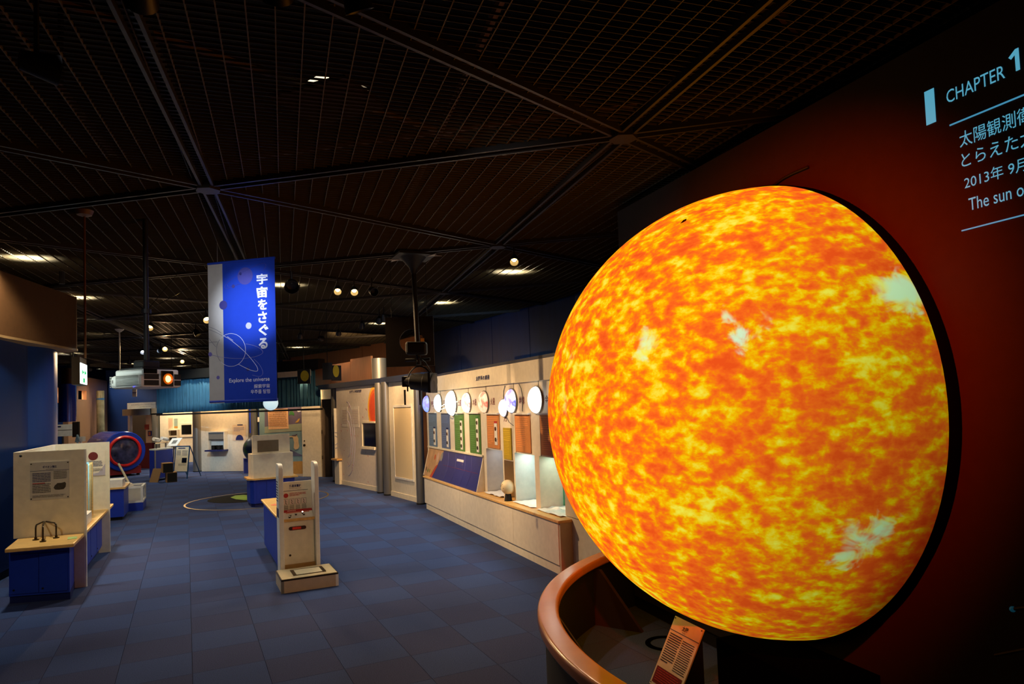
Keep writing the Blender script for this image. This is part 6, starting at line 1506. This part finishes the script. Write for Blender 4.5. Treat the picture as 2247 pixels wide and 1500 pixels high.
# ================================================================ TRACK SPOTLIGHTS
SPOTBLACK = mat('spotlight_black', (20, 18, 18), 0.4)
def track(u, v, target, watts, lab, lit=True, drop=0.2, color=WARM, deg=46, group='track spotlights', bulb=None, size=1.0):
    P = G(u, v, CEIL - drop)
    tgt = Vector(target) if target is not None else V2(P.x * 0.5, P.y * 0.5, 0.3)
    d = (tgt - P).normalized()
    t = thing('track_spotlight', lab, 'spotlight', P, group)
    obj('stem', MB().tube([V2(P.x, P.y, CEIL - 0.02), P - d * 0.02], 0.012 * size, 8), SPOTBLACK, t)
    b_ = P - d * 0.05
    obj('shade', MB().lathe(b_, d, [(0, 0.0), (0.03 * size, 0.0), (0.055 * size, 0.05), (0.065 * size, 0.14), (0.06 * size, 0.14), (0.045 * size, 0.06), (0, 0.03)], 18), SPOTBLACK, t, smooth=True)
    if lit:
        obj('bulb', MB().lathe(b_, d, [(0, 0.10), (0.03 * size, 0.095), (0.042 * size, 0.07)], 14), bulb or WARMBULB, t, smooth=True)
    if watts: spot('beam', b_ + d * 0.15, tgt, watts, color, deg, 0.8, 0.03, t)
    return t
track(1128, 566, RC + V2(-2.7, 0.3, 0.4), 130, 'warm lit spotlight beside the bright ceiling patch near the sun', drop=0.16, deg=50, size=0.85)
track(741, 633, (-1.4, 5.2, 0), 150, 'left of two warm lit spotlights right of the banner', deg=62, size=0.85)
track(777, 635, (-0.9, 5.0, 0), 150, 'right of two warm lit spotlights right of the banner', deg=62, size=0.85)
track(816, 637, SW.p(1, 1), 0, 'unlit dark spotlight right of the two warm ones', lit=False)
track(640, 624, None, 0, 'dark bell-shaped lamp right of the banner top', lit=False, size=1.5)
track(842, 694, Q3.p(0.5, 1.3), 420, 'warm lit spotlight just left of the holed board', deg=60)
track(832, 699, Q2.p(1.7, 1.5), 300, 'dim spotlight beside the holed board', lit=False, deg=60)
track(794, 710, Q2.p(0.8, 1.3), 380, 'dim spotlight above the bronze fascia', deg=60)
track(743, 728, PF.p(1.6, 2.75, 0.1), 90, 'small spotlight over the bronze wall', lit=False, deg=50)
track(659, 734, BM.p(2.2, 0.8), 0, 'small down-facing spotlight right of the banner middle', lit=False, deg=60)
track(702, 741, ow[3] + Vector((0.3, 0, 3.1)), 90, 'small dark-bulbed spotlight with added beam between banner and bronze wall', lit=False, deg=70)  # bulb stays dark, beam added to light the outer wall
track(452, 698, WS.p(0.3, 0.7, -0.8), 330, 'warm lit spotlight touching the left edge of the banner', deg=36)
track(430, 727, IC.p(0.4, 1.0), 240, 'warm lit spotlight left of the banner edge', deg=50)
track(331, 714, L2.p(0.3, 1.0), 420, 'warm lit spotlight beside the projector pole', deg=50)
track(352, 766, cF, 160, 'left of a close pair of bright spotlights right of the pole', group='far spotlights', deg=40)
track(362, 764, None, 120, 'right of a close pair of bright spotlights right of the pole', group='far spotlights', deg=70)
track(314, 769, TK.p(-0.3, 0.3), 120, 'bright spotlight just left of the projector pole', bulb=COOLBULB, group='far spotlights', color=SOFT)
track(284, 791, cF + Vector((0, 0, 0.5)), 160, 'bright white spotlight left of the projector pole', bulb=COOLBULB, group='far spotlights', color=SOFT)
track(400, 792, None, 140, 'warm spotlight above the projector right end', group='far spotlights', deg=80)
track(421, 809, BB.p(1, 1), 120, 'small bright spotlight right of the projector', group='far spotlights', deg=60)
track(148, 809, BP.p(BP.px(205, 935)[0], BP.px(205, 935)[1]), 160, 'left of two white spotlights beside the exit sign', bulb=COOLBULB, group='far spotlights', deg=26)
track(158, 814, BP.p(BP.px(190, 880)[0], 2.0), 120, 'right of two white spotlights beside the exit sign', bulb=COOLBULB, group='far spotlights', deg=60)
track(196, 808, BN.p(1, 1.5), 80, 'white spotlight right of the exit sign', bulb=COOLBULB, group='far spotlights', deg=60)
# tracks in front of the banner and out of frame: banner spot, left counter
def offlamp(loc, target, watts, color, deg, lab, blend=0.8):
    loc = Vector(loc); tgt = Vector(target); d = (tgt - loc).normalized()
    t = thing('track_spotlight', lab, 'spotlight', loc, 'track spotlights out of view')
    obj('shade', MB().lathe(loc - d * 0.16, d, [(0, 0), (0.04, 0.0), (0.065, 0.14), (0.06, 0.14), (0, 0.05)], 16), SPOTBLACK, t, smooth=True)
    obj('stem', MB().tube([loc - d * 0.1, V2((loc - d * 0.1).x, (loc - d * 0.1).y, CEIL)], 0.01, 6), SPOTBLACK, t)
    spot('beam', loc, tgt, watts, color, deg, blend, 0.03, t); return t
offlamp((-2.2, 2.6, 3.55), BN_.p(bw * 0.62, bz0 + (bz1 - bz0) * 0.66), 1500, (0.72, 0.82, 1.0), 12, 'cool spotlight aimed at the banner', 1.0)
offlamp((-1.7, 2.5, 3.55), BN_.p(bw * 0.45, bz0 + (bz1 - bz0) * 0.5), 240, (0.9, 0.92, 1.0), 26, 'second neutral spotlight aimed at the banner', 0.8)
offlamp((-3.3, 2.4, 3.55), LC.p(0.3, 0.9), 150, (1.0, 0.84, 0.54), 34, 'warm spotlight aimed at the meteorite panel')
ofl = Pp; offlamp((-1.4, 2.6, 3.5), Pp, 60, (0.95, 0.95, 1.0), 12, 'neutral spotlight added to whiten the hanging projector')  # extra lamp out of frame, added so the projector front reads whiter
ofl = SW.p(0.3, 3.3); offlamp((-1.9, 2.9, 3.4), ofl, 40, (0.85, 0.92, 1.0), 24, 'faint neutral spotlight added to lift the top of the sun wall')  # added fill for the upper left of the sun wall, unseen
offlamp((-0.9, 2.7, 3.55), WS.p(0.3, 0.5, 0), 120, SOFT, 34, 'warm spotlight aimed at the weighing stand')
for u, v, Y, tg, wt, nm in ((490, 612, 9.2, PW.p(1.2, 1.5), 560, 'left'), (540, 608, 9.0, PW.p(3.4, 1.4), 520, 'middle'), (585, 604, 8.6, PW.p(5.4, 1.0), 420, 'right')):
    offlamp(AT(u, v, Y), tg, wt, WARM, 52, nm + ' added warm wall spotlight hidden behind the banner')  # unseen lamps added to carry the light on the planets wall
offlamp((-0.6, 2.9, 3.6), RC + V2(-2.6, 0.2, 0.5), 60, WARM, 40, 'warm spotlight added to brighten the wooden handrail')  # added off-frame lamp for the brightness and highlight of the rail
offlamp(AT(530, 660, 11.0), PBL.p(PBL.L - 0.2, 2.0), 170, (0.45, 0.72, 1.0), 34, 'cool spotlight added behind the banner to brighten the blue columns')  # unseen lamp added for the blue highlights on the columns
offlamp(AT(560, 720, 9.0), (ow[1] + ow[2]) / 2 + Vector((0, 0, 2.7)), 130, (0.4, 0.65, 1.0), 36, 'cool spotlight added behind the banner to brighten the outer wall')  # unseen lamp added because the outer wall rendered black
offlamp((-9.0, 17.0, 3.6), CVP.p(CVP.L * 0.26, 2.0), 480, (0.55, 0.78, 1.0), 44, 'cool spotlight aimed at the teal valance')
# wall washers tucked behind the valance
for k, (P, x, wts) in enumerate(((BA, 0.5, 95), (BA, 1.7, 95), (BM, 1.0, 110), (BM, 2.6, 110), (BD, 0.4, 110), (BB, 0.8, 120), (BB, 2.2, 120))):
    offlamp(P.p(x, 2.75, 0.38 if P in (BM, BD) else 0.7), P.p(x, 1.0, 0), wts, (1.0, 0.62, 0.30), 110, 'warm wall washer behind the valance')

# ================================================================ DOWNLIGHTS ABOVE THE MESH
def down(u, v, watts, lab, h=0.21, es=None):
    Pm_ = G(u, v, CEIL); P = V2(Pm_.x, Pm_.y, CEIL + h)
    t = thing('downlight', lab, 'downlight', P, 'round downlights above the ceiling mesh')
    obj('can', MB().lathe(P, (0, 0, 1), [(0.12, 0.0), (0.12, 0.22), (0, 0.22)], 20), BLACK, t, smooth=True)
    obj('lamp_glass', MB().lathe(P, (0, 0, -1), [(0, -0.012), (0.105, -0.012)], 20), DOWNBULB, t)
    spot('downlight_beam', P - Vector((0, 0, 0.01)), P - Vector((0, 0, 3)), watts, (1.0, 0.93, 0.72), 130, 0.4, 0.09, t)
dl = [(52, 561, 'leftmost bright ceiling patch above the canopy'), (165, 650, 'bright ceiling patch behind the canopy end'), (212, 697, 'bright ceiling patch right of the canopy end'), (210, 732, 'ceiling patch above the exit sign rod'), (168, 757, 'dim ceiling patch above the exit sign'), (150, 774, 'ceiling patch left of the exit sign'),
      (625, 622, 'bright ceiling patch right of the banner top'), (1130, 593, 'large bright ceiling patch nearest to the sun'), (970, 662, 'bright ceiling patch right of the stage lamp pole'), (838, 708, 'bright ceiling patch left of the holed board'), (655, 761, 'oval ceiling patch right of the banner'), (402, 767, 'oval ceiling patch right of the projector pole'), (368, 785, 'ceiling patch above the projector'), (292, 797, 'ceiling patch left of the projector pole'), (212, 808, 'far ceiling patch right of the exit sign'), (218, 820, 'farthest ceiling patch above the pinkish wall'), (395, 802, 'far ceiling patch above the projector right end')]
for u, v, lab in dl: down(u, v, 300, 'round downlight making the ' + lab)
